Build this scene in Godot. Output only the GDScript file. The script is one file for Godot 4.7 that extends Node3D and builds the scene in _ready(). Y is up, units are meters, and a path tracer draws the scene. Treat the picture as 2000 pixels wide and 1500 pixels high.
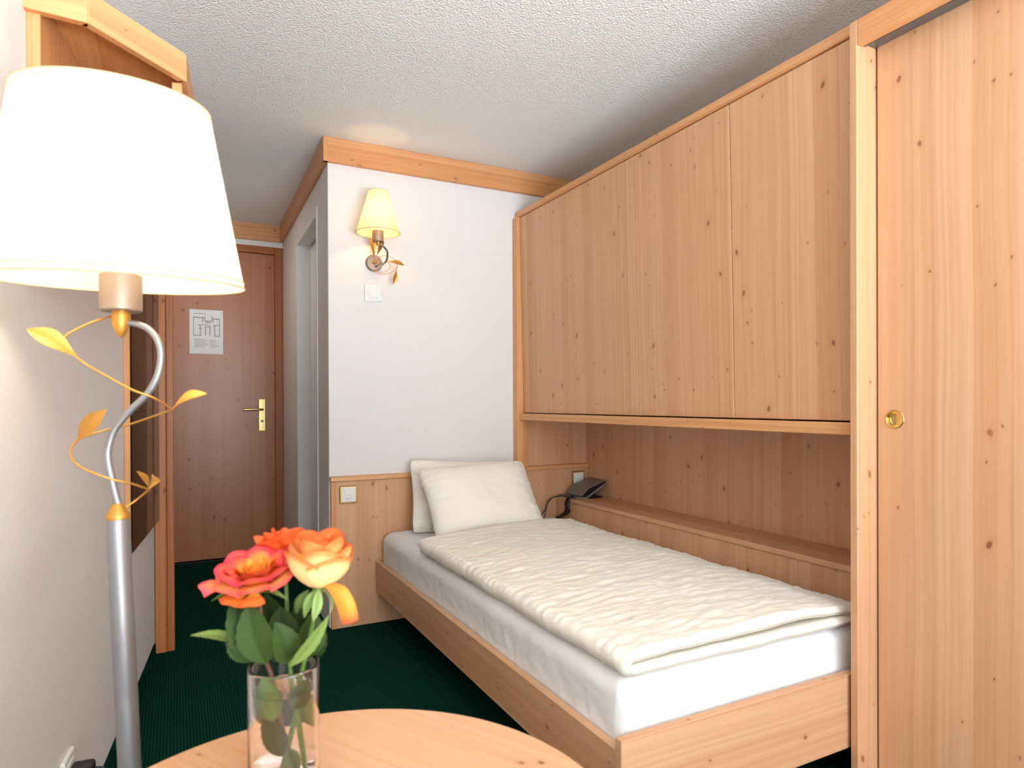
extends Node3D
# Hotel single room: daylight from the window behind the viewpoint, a lit floor lamp and a lit wall lamp.
# Axes: x to the right along the far wall, y up, z towards the window; the left wall and the corridor wall are slightly out of square.

var M := {}
var rng := RandomNumberGenerator.new()

# ---------------------------------------------------------------- geometry builder
class Geo:
	var v := PackedVector3Array()
	var n := PackedVector3Array()
	var t := PackedVector2Array()
	var c := PackedColorArray()
	var ix := PackedInt32Array()
	var tint := Color.WHITE
	func pt(p: Vector3, nn: Vector3, uv: Vector2) -> int:
		v.append(p); n.append(nn); t.append(uv); c.append(tint)
		return v.size() - 1
	func tri(a: int, b: int, d: int, nn: Vector3) -> void:
		if (v[b] - v[a]).cross(v[d] - v[a]).dot(nn) > 0.0:
			ix.append_array([a, d, b])
		else:
			ix.append_array([a, b, d])
	func flat(pts: Array, nn: Vector3, uvs: Array) -> void:
		var s := v.size()
		for i in pts.size():
			pt(pts[i], nn, uvs[i])
		for i in range(1, pts.size() - 1):
			tri(s, s + i, s + i + 1, nn)
	# a box with chamfered edges; grain: axis (0 x, 1 y, 2 z) that the texture's v runs along; xf places it
	func box(lo: Vector3, hi: Vector3, bevel := 0.002, grain := 1, xf := Transform3D.IDENTITY, off := Vector2.ZERO) -> Geo:
		var mid := (lo + hi) / 2.0
		var h := (hi - lo) / 2.0
		var b: float = min(bevel, min(h.x, min(h.y, h.z)) * 0.9)
		var bs := xf.basis.orthonormalized()
		for ax in 3:
			var a1 := (ax + 1) % 3
			var a2 := (ax + 2) % 3
			for sg in [-1.0, 1.0]:
				var pts := []
				var uvs := []
				for k in 4:
					var p := mid
					p[ax] += sg * h[ax]
					p[a1] += (h[a1] - b) * (1.0 if k == 1 or k == 2 else -1.0)
					p[a2] += (h[a2] - b) * (1.0 if k >= 2 else -1.0)
					pts.append(xf * p)
					uvs.append(buv(p, ax, grain) + off)
				var nn := Vector3.ZERO
				nn[ax] = sg
				flat(pts, bs * nn, uvs)
		if b <= 0.0:
			return self
		for ax in 3:
			var a1 := (ax + 1) % 3
			var a2 := (ax + 2) % 3
			for s1 in [-1.0, 1.0]:
				for s2 in [-1.0, 1.0]:
					var pts := []
					var uvs := []
					for k in 4:
						var p := mid
						p[ax] += (h[ax] - b) * (1.0 if k == 1 or k == 2 else -1.0)
						p[a1] += s1 * (h[a1] - (b if k >= 2 else 0.0))
						p[a2] += s2 * (h[a2] - (0.0 if k >= 2 else b))
						pts.append(xf * p)
						uvs.append(buv(p, a1, grain) + off)
					var nn := Vector3.ZERO
					nn[a1] = s1; nn[a2] = s2
					flat(pts, bs * nn.normalized(), uvs)
		for sx in [-1.0, 1.0]:
			for sy in [-1.0, 1.0]:
				for sz in [-1.0, 1.0]:
					var o := mid + Vector3(sx * h.x, sy * h.y, sz * h.z)
					var pts := [xf * (o - Vector3(0, sy * b, sz * b)), xf * (o - Vector3(sx * b, 0, sz * b)), xf * (o - Vector3(sx * b, sy * b, 0))]
					var u := buv(o, 0, grain) + off
					flat(pts, bs * Vector3(sx, sy, sz).normalized(), [u, u, u])
		return self
	func buv(p: Vector3, ax: int, grain: int) -> Vector2:
		if ax == grain:
			return Vector2(p[(ax + 1) % 3], p[(ax + 2) % 3])
		return Vector2(p[3 - ax - grain], p[grain])
	# a smooth sheet of nu x nv points, point (i, j) at i * nv + j; wrap closes it in i
	func grid(P: PackedVector3Array, nu: int, nv: int, wrap := false, flip := false, cols := PackedColorArray(), uvs := PackedVector2Array()) -> Geo:
		var N := PackedVector3Array()
		N.resize(P.size())
		var s := v.size()
		var top := nu if wrap else nu - 1
		for i in top:
			for j in nv - 1:
				var a := i * nv + j
				var b := ((i + 1) % nu) * nv + j
				var q1 := (P[b] - P[a]).cross(P[a + 1] - P[a])
				var q2 := (P[b + 1] - P[b]).cross(P[a + 1] - P[b])
				N[a] += q1; N[b] += q1 + q2; N[a + 1] += q1 + q2; N[b + 1] += q2
				if flip:
					ix.append_array([s + a, s + b, s + a + 1, s + b, s + b + 1, s + a + 1])
				else:
					ix.append_array([s + a, s + a + 1, s + b, s + b, s + a + 1, s + b + 1])
		for k in P.size():
			var nn := N[k].normalized()
			v.append(P[k]); n.append(-nn if flip else nn)
			t.append(uvs[k] if uvs.size() else Vector2(float(k / nv) / nu, float(k % nv) / nv))
			c.append(cols[k] if cols.size() else tint)
		return self
	# a tube along points, radius a number or a list
	func tube(path: Array, radius, sides := 10, caps := true) -> Geo:
		var P := PackedVector3Array()
		var m := path.size()
		var up := Vector3(0.13, 0.21, 0.97).normalized()
		var fr := []
		for k in m:
			var d: Vector3 = (path[min(k + 1, m - 1)] - path[max(k - 1, 0)]).normalized()
			var sd := up.cross(d)
			if sd.length() < 0.05:
				sd = Vector3(1, 0.2, 0).cross(d)
			sd = sd.normalized()
			up = d.cross(sd).normalized()
			fr.append([sd, up])
		for i in sides:
			var a := TAU * i / sides
			for k in m:
				var r: float = radius[k] if radius is Array else radius
				P.append(path[k] + (fr[k][0] * cos(a) + fr[k][1] * sin(a)) * r)
		grid(P, sides, m, true, false)
		if caps:
			for e in [0, m - 1]:
				var nn: Vector3 = (path[e] - path[1 if e == 0 else m - 2]).normalized()
				var pts := []
				var uvs := []
				for i in sides:
					pts.append(P[i * m + e]); uvs.append(Vector2.ZERO)
				flat(pts, nn, uvs)
		return self
	# a lathed profile of (radius, height) points about an axis from o; list from bottom to top on the outside
	func lathe(prof: Array, o := Vector3.ZERO, seg := 40, bs := Basis.IDENTITY) -> Geo:
		var P := PackedVector3Array()
		var m := prof.size()
		for i in seg:
			var a := TAU * i / seg
			for k in m:
				P.append(o + bs * Vector3(cos(a) * prof[k].x, prof[k].y, sin(a) * prof[k].x))
		return grid(P, seg, m, true, true)
	# lathe with hard edges: every pair of neighbouring points is its own band
	func turned(prof: Array, o := Vector3.ZERO, seg := 40, bs := Basis.IDENTITY) -> Geo:
		for k in prof.size() - 1:
			lathe([prof[k], prof[k + 1]], o, seg, bs)
		return self
	# an upright prism over a polygon of (x, z) points
	func prism(poly: PackedVector2Array, y0: float, y1: float) -> Geo:
		var id := Geometry2D.triangulate_polygon(poly)
		for e in [[y0, Vector3.DOWN], [y1, Vector3.UP]]:
			for k in range(0, id.size(), 3):
				var pts := []
				var uvs := []
				for q in 3:
					var p := poly[id[k + q]]
					pts.append(Vector3(p.x, e[0], p.y)); uvs.append(p)
				flat(pts, e[1], uvs)
		var mid := Vector2.ZERO
		for p in poly:
			mid += p / poly.size()
		for k in poly.size():
			var a := poly[k]
			var b := poly[(k + 1) % poly.size()]
			var d := (b - a).normalized()
			var nn := Vector2(d.y, -d.x)
			if nn.dot((a + b) / 2.0 - mid) < 0.0:
				nn = -nn
			var l := a.distance_to(b)
			flat([Vector3(a.x, y0, a.y), Vector3(b.x, y0, b.y), Vector3(b.x, y1, b.y), Vector3(a.x, y1, a.y)], Vector3(nn.x, 0, nn.y), [Vector2(y0, 0), Vector2(y0, l), Vector2(y1, l), Vector2(y1, 0)])
		return self
	func mesh() -> ArrayMesh:
		var a := []
		a.resize(Mesh.ARRAY_MAX)
		a[Mesh.ARRAY_VERTEX] = v
		a[Mesh.ARRAY_NORMAL] = n
		a[Mesh.ARRAY_TEX_UV] = t
		a[Mesh.ARRAY_COLOR] = c
		a[Mesh.ARRAY_INDEX] = ix
		var m := ArrayMesh.new()
		m.add_surface_from_arrays(Mesh.PRIMITIVE_TRIANGLES, a)
		return m

func obj(called: String, g: Geo, m: Material, parent: Node = self) -> MeshInstance3D:
	var o := MeshInstance3D.new()
	o.name = called
	o.mesh = g.mesh()
	o.material_override = m
	o.cast_shadow = GeometryInstance3D.SHADOW_CASTING_SETTING_ON
	parent.add_child(o, true)
	return o

func thing(called: String, label: String, category: String, at := Vector3.ZERO, group := "") -> Node3D:
	var o := Node3D.new()
	o.name = called
	add_child(o, true)
	o.position = at
	tag(o, label, category, group)
	return o

func tag(o: Node, label: String, category: String, group := "") -> void:
	o.set_meta("label", label)
	o.set_meta("category", category)
	if group:
		o.set_meta("group", group)

func struct(called: String, g: Geo, m: Material, label: String, category: String) -> MeshInstance3D:
	var o := obj(called, g, m)
	tag(o, label, category)
	o.set_meta("kind", "structure")
	return o

func off() -> Vector2:
	return Vector2(rng.randf() * 4.0, rng.randf() * 4.0)

func vv(x: float, y: float, z: float) -> Vector3:
	return Vector3(x, y, z)

func bez(pts: Array, steps := 6) -> Array:
	var cv := Curve3D.new()
	for k in pts.size():
		var a: Vector3 = pts[max(k - 1, 0)]
		var b: Vector3 = pts[min(k + 1, pts.size() - 1)]
		var tg := (b - a) / 6.0
		cv.add_point(pts[k], -tg, tg)
	var out := []
	for k in pts.size() - 1:
		for s in steps:
			out.append(cv.sample(k, float(s) / steps))
	out.append(pts[-1])
	return out

# ---------------------------------------------------------------- textures
func periodic(n: int, cells: int, r: RandomNumberGenerator) -> PackedFloat32Array:
	var k := PackedFloat32Array()
	for i in cells:
		k.append(r.randf_range(-1, 1))
	var out := PackedFloat32Array()
	out.resize(n)
	for x in n:
		var f := float(x) * cells / n
		var i := int(f)
		var u := smoothstep(0.0, 1.0, f - i)
		out[x] = lerpf(k[i % cells], k[(i + 1) % cells], u)
	return out

# spruce: staves of slightly different tone, fine lengthwise grain, small knots; the picture covers 0.8 x 2.2 m
func spruce(sd: int, base: Color, dark: Color, staves: int, knots: int, big: float, contrast: float) -> ImageTexture:
	var w := 768
	var h := 1536
	var r := RandomNumberGenerator.new()
	r.seed = sd
	var fine := PackedFloat32Array()
	fine.resize(w)
	for o in [[14, 0.35], [38, 0.5], [90, 0.55], [190, 0.5], [380, 0.35]]:
		var p := periodic(w, o[0], r)
		for x in w:
			fine[x] += p[x] * o[1]
	var tone := []
	var warm := []
	for s in staves:
		tone.append(r.randf_range(-1, 1)); warm.append(r.randf_range(-1, 1))
	var sx := float(w) / staves
	var kn := []
	for k in knots:
		var rad := r.randf_range(1.5, 3.4) if r.randf() < 0.80 else r.randf_range(4.0, 7.2) * big
		kn.append([r.randf_range(10, w - 10), r.randf_range(12, h - 12), rad, r.randf_range(0.6, 1.0), r.randf_range(-0.5, 0.5)])
	var cells := {}
	for k in kn:
		var reach: float = k[2] * 5.0
		for cy in range(int((k[1] - reach * 2.2) / 32.0) - 1, int((k[1] + reach * 2.2) / 32.0) + 2):
			for cx in range(int((k[0] - reach) / 32.0) - 1, int((k[0] + reach) / 32.0) + 2):
				var key := cy * 64 + cx
				if not cells.has(key):
					cells[key] = []
				cells[key].append(k)
	var noise := FastNoiseLite.new()
	noise.seed = sd
	noise.frequency = 0.02
	var data := PackedByteArray()
	data.resize(w * h * 3)
	var at := 0
	for y in h:
		var yy := float(y)
		var w1 := 2.5 * sin(TAU * yy / h + 0.7) + 1.4 * sin(TAU * 3.0 * yy / h + 2.0)
		for x in w:
			var xx := float(x)
			var dx := w1 + 1.8 * sin(TAU * (2.0 * xx / w + 2.0 * yy / h))
			var near := 0.0
			var core := 0.0
			var key := (y / 32) * 64 + x / 32
			if cells.has(key):
				for k in cells[key]:
					var ex: float = xx - k[0]
					var ey: float = (yy - k[1] + ex * k[4]) * 1.25
					var q: float = (ex * ex + ey * ey * 0.6) / (k[2] * k[2]) * (1.0 + 0.5 * noise.get_noise_2d(xx * 9.0, yy * 9.0))
					if q < 24.0:
						var f: float = exp(-q * 0.28)
						dx -= signf(ex) * f * k[2] * 0.9
						near = max(near, exp(-q * 0.22) * k[3])
						core = max(core, smoothstep(1.35, 0.55, q) * k[3])
			var u := int(xx + dx + w * 2) % w
			var st := int(xx / sx)
			var wrap: float = smoothstep(h - 260.0, float(h), yy)
			var g: float = fine[u] * 0.5 + lerpf(noise.get_noise_2d(xx * 2.2, yy * 0.10), noise.get_noise_2d(xx * 2.2, (yy - h) * 0.10), wrap) * 0.5
			var edge: float = 1.0 if fmod(xx, sx) < 1.0 else 0.0
			var d: float = clampf(0.28 + contrast * (g * 0.24 + tone[st] * 0.075) + near * 0.25 + edge * 0.04, 0.0, 1.0)
			var cr: float = lerpf(base.r, dark.r, d)
			var cg: float = lerpf(base.g, dark.g, d) + warm[st] * 0.010 * contrast
			var cb: float = lerpf(base.b, dark.b, d) + warm[st] * 0.016 * contrast
			if core > 0.0:
				cr = lerpf(cr, 0.46, core * 0.70)
				cg = lerpf(cg, 0.25, core * 0.70)
				cb = lerpf(cb, 0.13, core * 0.70)
			data[at] = int(clampf(cr, 0, 1) * 255.0)
			data[at + 1] = int(clampf(cg, 0, 1) * 255.0)
			data[at + 2] = int(clampf(cb, 0, 1) * 255.0)
			at += 3
	return ImageTexture.create_from_image(Image.create_from_data(w, h, false, Image.FORMAT_RGB8, data))

func noise_tex(freq: float, oct: int, sd: int, size := 512, typ := FastNoiseLite.TYPE_SIMPLEX_SMOOTH) -> NoiseTexture2D:
	var f := FastNoiseLite.new()
	f.noise_type = typ
	f.frequency = freq
	f.fractal_octaves = oct
	f.seed = sd
	var t := NoiseTexture2D.new()
	t.width = size
	t.height = size
	t.seamless = true
	t.noise = f
	return t

func plain(c: Color, rough := 0.6, metal := 0.0) -> StandardMaterial3D:
	var m := StandardMaterial3D.new()
	m.albedo_color = c
	m.roughness = rough
	m.metallic = metal
	return m

func wood(tex: Texture2D, tint: Color, rough: float) -> StandardMaterial3D:
	var m := plain(tint, rough)
	m.albedo_texture = tex
	m.uv1_scale = Vector3(1.0 / 0.8, 1.0 / 2.2, 1)
	m.texture_filter = BaseMaterial3D.TEXTURE_FILTER_LINEAR_WITH_MIPMAPS_ANISOTROPIC
	return m

func bumpy(m: StandardMaterial3D, tex: Texture2D, cm: float, scale: float) -> StandardMaterial3D:
	m.heightmap_enabled = true
	m.heightmap_texture = tex
	m.heightmap_scale = cm
	m.uv1_triplanar = true
	m.uv1_world_triplanar = true
	m.uv1_scale = Vector3.ONE * scale
	return m

func carpet_tex() -> Array:
	var n := 320
	var r := RandomNumberGenerator.new()
	r.seed = 5
	var a := Image.create(n, n, false, Image.FORMAT_RGB8)
	var b := Image.create(n, n, false, Image.FORMAT_RGB8)
	var row := PackedFloat32Array()
	for i in n:
		row.append(r.randf())
	for y in n:
		for x in n:
			var rib: float = 0.5 + 0.5 * cos(TAU * x / 16.0)
			var loopy: float = 0.5 + 0.5 * cos(TAU * (y + 8.0 * (x / 16 % 2)) / 16.0)
			var q: float = 0.55 * rib + 0.45 * rib * loopy
			var g: float = 0.55 + 0.45 * q + r.randf_range(-0.14, 0.14)
			a.set_pixel(x, y, Color(0.030 * g + 0.004, 0.272 * g, 0.212 * g))
			b.set_pixel(x, y, Color(q, q, q))
	return [ImageTexture.create_from_image(a), ImageTexture.create_from_image(b)]

# woven stripes of the bed linen: height only
func damask_tex() -> ImageTexture:
	var n := 256
	var b := Image.create(n, n, false, Image.FORMAT_RGB8)
	for y in n:
		for x in n:
			var s: float = smoothstep(0.42, 0.5, absf(fmod(y / 32.0, 1.0) - 0.5) * 2.0)
			var th: float = 0.12 * (0.5 + 0.5 * sin(TAU * x / 4.0)) * (0.5 + 0.5 * sin(TAU * y / 4.0))
			b.set_pixel(x, y, Color(0.4 + 0.45 * s + th, 0, 0))
	return ImageTexture.create_from_image(b)

func notice_tex() -> ImageTexture:
	var im := Image.create(256, 360, false, Image.FORMAT_RGB8)
	im.fill(Color(0.93, 0.93, 0.93))
	var ink := Color(0.36, 0.37, 0.38)
	var soft := Color(0.62, 0.63, 0.64)
	# floor plan of the storey: outer walls, corridor, rooms, the stair in the middle
	for q in [[28, 62, 84, 5], [184, 70, 44, 6], [28, 62, 4, 150], [226, 70, 4, 145], [28, 208, 60, 4], [188, 210, 42, 5], [60, 122, 90, 4], [176, 122, 50, 4], [78, 128, 5, 82], [118, 140, 5, 70], [152, 128, 5, 82], [188, 128, 5, 84], [96, 62, 5, 40], [176, 60, 5, 42], [112, 50, 4, 40], [166, 46, 4, 44], [70, 150, 24, 4], [112, 138, 44, 4]]:
		im.fill_rect(Rect2i(q[0], q[1], q[2], q[3]), ink)
	for k in 7:
		im.fill_rect(Rect2i(118 + k * 7, 84, 3, 26), ink)
	for k in 8:
		im.fill_rect(Rect2i(34, 240 + k * 9, 70 + (k * 37) % 50, 3), soft)
		im.fill_rect(Rect2i(150, 244 + k * 9, 40 + (k * 23) % 40, 3), soft)
	im.fill_rect(Rect2i(34, 30, 90, 5), soft)
	return ImageTexture.create_from_image(im)

func materials() -> void:
	var lam := spruce(11, Color(0.862, 0.680, 0.530), Color(0.690, 0.470, 0.305), 9, 70, 0.95, 1.0)
	var sol := spruce(29, Color(0.880, 0.660, 0.455), Color(0.680, 0.405, 0.215), 5, 46, 1.35, 1.25)
	M.lam = wood(lam, Color(1.0, 1.0, 1.0), 0.42)
	M.sol = wood(sol, Color(1.0, 1.0, 1.0), 0.38)
	M.phone_grey = plain(Color(0.50, 0.49, 0.49), 0.35, 0.4)
	M.door = wood(lam, Color(0.85, 0.725, 0.65), 0.30)  # room laminate tinted darker: the corridor's dimness is put into the colour
	M.frame = wood(sol, Color(0.80, 0.66, 0.50), 0.35)
	M.post = wood(sol, Color(0.86, 0.75, 0.62), 0.40)
	M.table = wood(lam, Color(1.0, 1.0, 1.0), 0.33)
	var grain := noise_tex(0.035, 4, 3, 512)
	M.wall = bumpy(plain(Color(0.89, 0.872, 0.864), 0.85), grain, 0.035, 3.4)
	M.wallpaper = bumpy(plain(Color(0.89, 0.872, 0.864), 0.85), grain, 0.045, 4.2)
	M.ceiling = bumpy(plain(Color(0.93, 0.93, 0.925), 0.92), noise_tex(0.055, 4, 8, 512), 0.34, 3.0)
	M.white = plain(Color(0.90, 0.90, 0.89), 0.45)
	var ct := carpet_tex()
	M.carpet = plain(Color(1, 1, 1), 0.95)
	M.carpet.metallic_specular = 0.15
	M.carpet.albedo_texture = ct[0]
	M.carpet = bumpy(M.carpet, ct[1], 0.25, 5.0)
	M.sheet = bumpy(plain(Color(0.93, 0.925, 0.92), 0.85), noise_tex(0.012, 3, 21), 0.35, 1.6)
	M.linen = plain(Color(0.945, 0.915, 0.86), 0.78)
	M.linen.heightmap_enabled = true
	M.linen.heightmap_texture = damask_tex()
	M.linen.heightmap_scale = 0.035
	M.linen.uv1_scale = Vector3(1, 1, 1)
	M.linen.rim_enabled = true
	M.linen.rim = 0.25
	M.linen.rim_tint = 0.5
	M.silver = plain(Color(0.62, 0.62, 0.63), 0.45, 0.8)
	M.chrome = plain(Color(0.72, 0.72, 0.72), 0.16, 1.0)
	M.nickel = plain(Color(0.64, 0.56, 0.50), 0.42, 0.6)
	M.gold = plain(Color(0.80, 0.58, 0.27), 0.42, 0.7)
	M.brass = plain(Color(0.86, 0.76, 0.50), 0.20, 1.0)
	M.black = plain(Color(0.025, 0.025, 0.028), 0.4)
	M.dark_plug = plain(Color(0.10, 0.10, 0.12), 0.45)
	M.rail = plain(Color(0.52, 0.54, 0.57), 0.35, 0.8)
	M.plastic = plain(Color(0.90, 0.90, 0.88), 0.35)
	M.paper = plain(Color(1, 1, 1), 0.5)
	M.paper.albedo_texture = notice_tex()
	M.mirror = plain(Color(0.16, 0.10, 0.06), 0.05)
	M.mirror.metallic_specular = 0.2
	M.shade = plain(Color(0.97, 0.95, 0.88), 0.8)
	M.shade.backlight_enabled = true
	M.shade.backlight = Color(1.0, 0.97, 0.90)
	M.sconce_shade = plain(Color(0.97, 0.92, 0.78), 0.8)
	M.sconce_shade.backlight_enabled = true
	M.sconce_shade.backlight = Color(1.0, 0.95, 0.78)
	M.piping = plain(Color(0.80, 0.72, 0.56), 0.7)
	M.bulb = plain(Color(1, 1, 1), 0.4)
	M.bulb.emission_enabled = true
	M.bulb.emission = Color(1.0, 0.90, 0.72)
	M.bulb.emission_energy_multiplier = 4.0
	M.opal = plain(Color(0.95, 0.95, 0.93), 0.4)
	M.opal.emission_enabled = true
	M.opal.emission = Color(1.0, 0.94, 0.86)
	M.opal.emission_energy_multiplier = 0.9
	M.glass = plain(Color(1, 1, 1, 0.0), 0.0)
	M.glass.transparency = BaseMaterial3D.TRANSPARENCY_ALPHA
	M.glass.refraction_enabled = true
	M.glass.refraction_scale = 0.05
	M.water = M.glass.duplicate()
	M.water.refraction_scale = 0.033
	M.pane = plain(Color(1, 1, 1, 0.06), 0.02)
	M.pane.transparency = BaseMaterial3D.TRANSPARENCY_ALPHA
	M.petal = plain(Color(1, 1, 1), 0.6)
	M.petal.vertex_color_use_as_albedo = true
	M.petal.backlight_enabled = true
	M.petal.backlight = Color(0.36, 0.28, 0.24)
	M.leaf = plain(Color(1, 1, 1), 0.62)
	M.leaf.metallic_specular = 0.3
	M.leaf.vertex_color_use_as_albedo = true
	M.leaf.backlight_enabled = true
	M.leaf.backlight = Color(0.10, 0.16, 0.05)
	M.stem = plain(Color(0.33, 0.46, 0.14), 0.5)
	M.stem_brown = plain(Color(0.42, 0.26, 0.16), 0.55)

# ---------------------------------------------------------------- soft and grown shapes
func noise3(sd: int, f: float) -> FastNoiseLite:
	var n := FastNoiseLite.new()
	n.seed = sd
	n.noise_type = FastNoiseLite.TYPE_SIMPLEX_SMOOTH
	n.frequency = f
	n.fractal_octaves = 2
	return n

# rounded-rectangle outline, counted round once
func outline(x0: float, x1: float, z0: float, z1: float, r: float, per := 14, side := 40) -> Array:
	var out := []
	var cs := [[x1 - r, z1 - r, 0.0], [x0 + r, z1 - r, 90.0], [x0 + r, z0 + r, 180.0], [x1 - r, z0 + r, 270.0]]
	for k in 4:
		for s in per:
			var a := deg_to_rad(cs[k][2] + 90.0 * s / (per - 1))
			out.append(Vector2(cs[k][0] + r * cos(a), cs[k][1] + r * sin(a)))
		var nx: Array = cs[(k + 1) % 4]
		var a2 := deg_to_rad(nx[2])
		var to := Vector2(nx[0] + r * cos(a2), nx[1] + r * sin(a2))
		var from: Vector2 = out[-1]
		for s in range(1, side):
			out.append(from.lerp(to, float(s) / side))
	return out

func mattress_geo() -> Geo:
	var x0 := 0.924
	var x1 := 1.955
	var z0 := -3.25
	var z1 := -1.236
	var nz := noise3(4, 3.0)
	var nf := noise3(9, 14.0)
	var rings := [[0.0, 0.252], [0.0, 0.30], [0.0, 0.34], [0.0, 0.38], [0.0, 0.41]]
	for k in range(1, 9):
		var a := PI / 2.0 * k / 8.0
		rings.append([0.052 * (1.0 - cos(a)), 0.412 + 0.052 * sin(a)])
	for q in [0.09, 0.14, 0.2, 0.28, 0.36, 0.44, 0.50, 0.514]:
		rings.append([q, 0.464])
	var P := PackedVector3Array()
	var first: Array = []
	for rr in rings:
		first.append(outline(x0 + rr[0], x1 - rr[0], z0 + rr[0], z1 - rr[0], max(0.034 - rr[0] * 0.4, 0.0008)))
	var nu: int = first[0].size()
	for i in nu:
		for k in rings.size():
			var q: Vector2 = first[k][i]
			var y: float = rings[k][1]
			var w: float = nz.get_noise_3d(q.x, y, q.y) * 0.005 + nf.get_noise_3d(q.x, y * 0.6, q.y) * 0.0012
			var outw := Vector2(q.x - (x0 + x1) / 2.0, q.y - (z0 + z1) / 2.0)
			var dirx := 1.0 if absf(q.x - x0) < 0.01 else 0.0
			P.append(Vector3(q.x - dirx * w, y + (w if rings[k][0] > 0.03 else 0.0), q.y + (w if outw.y > 0.95 else 0.0)))
	return Geo.new().grid(P, nu, rings.size(), true, true)

# the duvet: folded once lengthwise, the fold along the left, two plump layers
func duvet_geo() -> Geo:
	var xr := 1.792
	var xl := 0.955
	var ht := 0.0145          # half a layer
	var gap := 0.0012
	var y0 := 0.466
	var fr := ht + gap / 2.0  # radius of the fold's middle line
	var mid := []             # middle line of the C, its outward side, a parameter
	var n1 := 86
	for k in n1 + 1:
		mid.append([Vector2(lerpf(xr - 0.012, xl, float(k) / n1), y0 + ht), Vector2(0, -1)])
	for k in range(1, 16):
		var a := PI * k / 16.0
		mid.append([Vector2(xl - fr * sin(a), y0 + ht + fr - fr * cos(a)), Vector2(-sin(a), -cos(a))])
	for k in n1 + 1:
		mid.append([Vector2(lerpf(xl, xr, float(k) / n1), y0 + ht + 2.0 * fr), Vector2(0, 1)])
	var cnt := mid.size()
	var loop := []            # outer side there, inner side back
	for k in cnt:
		loop.append([k, 1.0])
	for s in range(1, 6):
		loop.append([cnt - 1, cos(PI * s / 6.0), sin(PI * s / 6.0)])
	for k in cnt:
		loop.append([cnt - 1 - k, -1.0])
	for s in range(1, 6):
		loop.append([0, -cos(PI * s / 6.0), sin(PI * s / 6.0)])
	var zn := -1.232
	var rows := 190
	var big := noise3(31, 1.6)
	var rip := noise3(32, 1.0)
	var rip2 := noise3(33, 1.0)
	var fin := noise3(35, 1.0)
	var edge := noise3(34, 5.0)
	var P := PackedVector3Array()
	var U := PackedVector2Array()
	var nu := loop.size()
	P.resize(nu * (rows + 1))
	U.resize(nu * (rows + 1))
	for i in nu:
		var e: Array = loop[i]
		var mp: Vector2 = mid[e[0]][0]
		var nn: Vector2 = mid[e[0]][1]
		var upper: bool = mp.y > y0 + ht + fr
		var across: float = clampf((mp.x - xl) / (xr - xl), 0.0, 1.0)
		for j in rows + 1:
			var q := float(j) / rows
			var zf := -2.712 - 0.150 * across
			if not upper:
				zf += 0.03
			var z := lerpf(zn, zf, q) + edge.get_noise_2d(mp.x * 1.4, 7.0 if upper else 3.0) * 0.006 * (1.0 - q)
			var el: float = min(q, 1.0 - q) * (zn - zf)
			var round := sqrt(clampf(1.0 - pow(1.0 - clampf(el / 0.020, 0.0, 1.0), 2.0), 0.0, 1.0))
			var side: float = e[1]
			var tip: float = e[2] if e.size() > 2 else 0.0
			var swell: float = 1.0 + 0.10 * big.get_noise_2d(mp.x * 1.5, z * 1.2)
			var p := mp + nn * side * ht * round * swell
			p.x += tip * ht * 0.8
			# plump over the middle, sagging to the open right side
			var y := p.y
			if upper:
				y += 0.012 * sin(PI * clampf(across, 0.0, 1.0)) + 0.006 * big.get_noise_2d(mp.x * 1.2, z * 0.9)
				y -= 0.010 * smoothstep(0.86, 1.0, across)
			var outer: float = clampf(side, 0.0, 1.0)
			if upper or mp.x < xl:
				var r1 := rip.get_noise_2d(mp.x * 4.2 + 0.8 * z, z * 21.0 + mp.x * 3.0)
				var r2 := rip2.get_noise_2d(mp.x * 9.0 - 1.5 * z, z * 40.0 + mp.x * 5.0)
				var f := fin.get_noise_2d(mp.x * 26.0, z * 60.0)
				var amp: float = outer * round
				y += amp * ((1.0 - absf(r1) * 2.0) * 0.0044 + r2 * 0.0034 + f * 0.0005)
				# pressed creases of the folded cloth
				for cz in [-1.62, -2.02, -2.42]:
					y -= amp * 0.0022 * exp(-pow((z - cz) / 0.006, 2.0))
				y -= amp * 0.0022 * exp(-pow((mp.x - 1.37) / 0.006, 2.0))
			var x := p.x + (edge.get_noise_2d(z, 3.0) * 0.006 if mp.x < xl + 0.1 else edge.get_noise_2d(z, 13.0) * 0.014 * across)
			P[i * (rows + 1) + j] = Vector3(x, y, z)
			U[i * (rows + 1) + j] = Vector2(z / 0.128, mp.x / 0.128)
	return Geo.new().grid(P, nu, rows + 1, true, true, PackedColorArray(), U)

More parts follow.
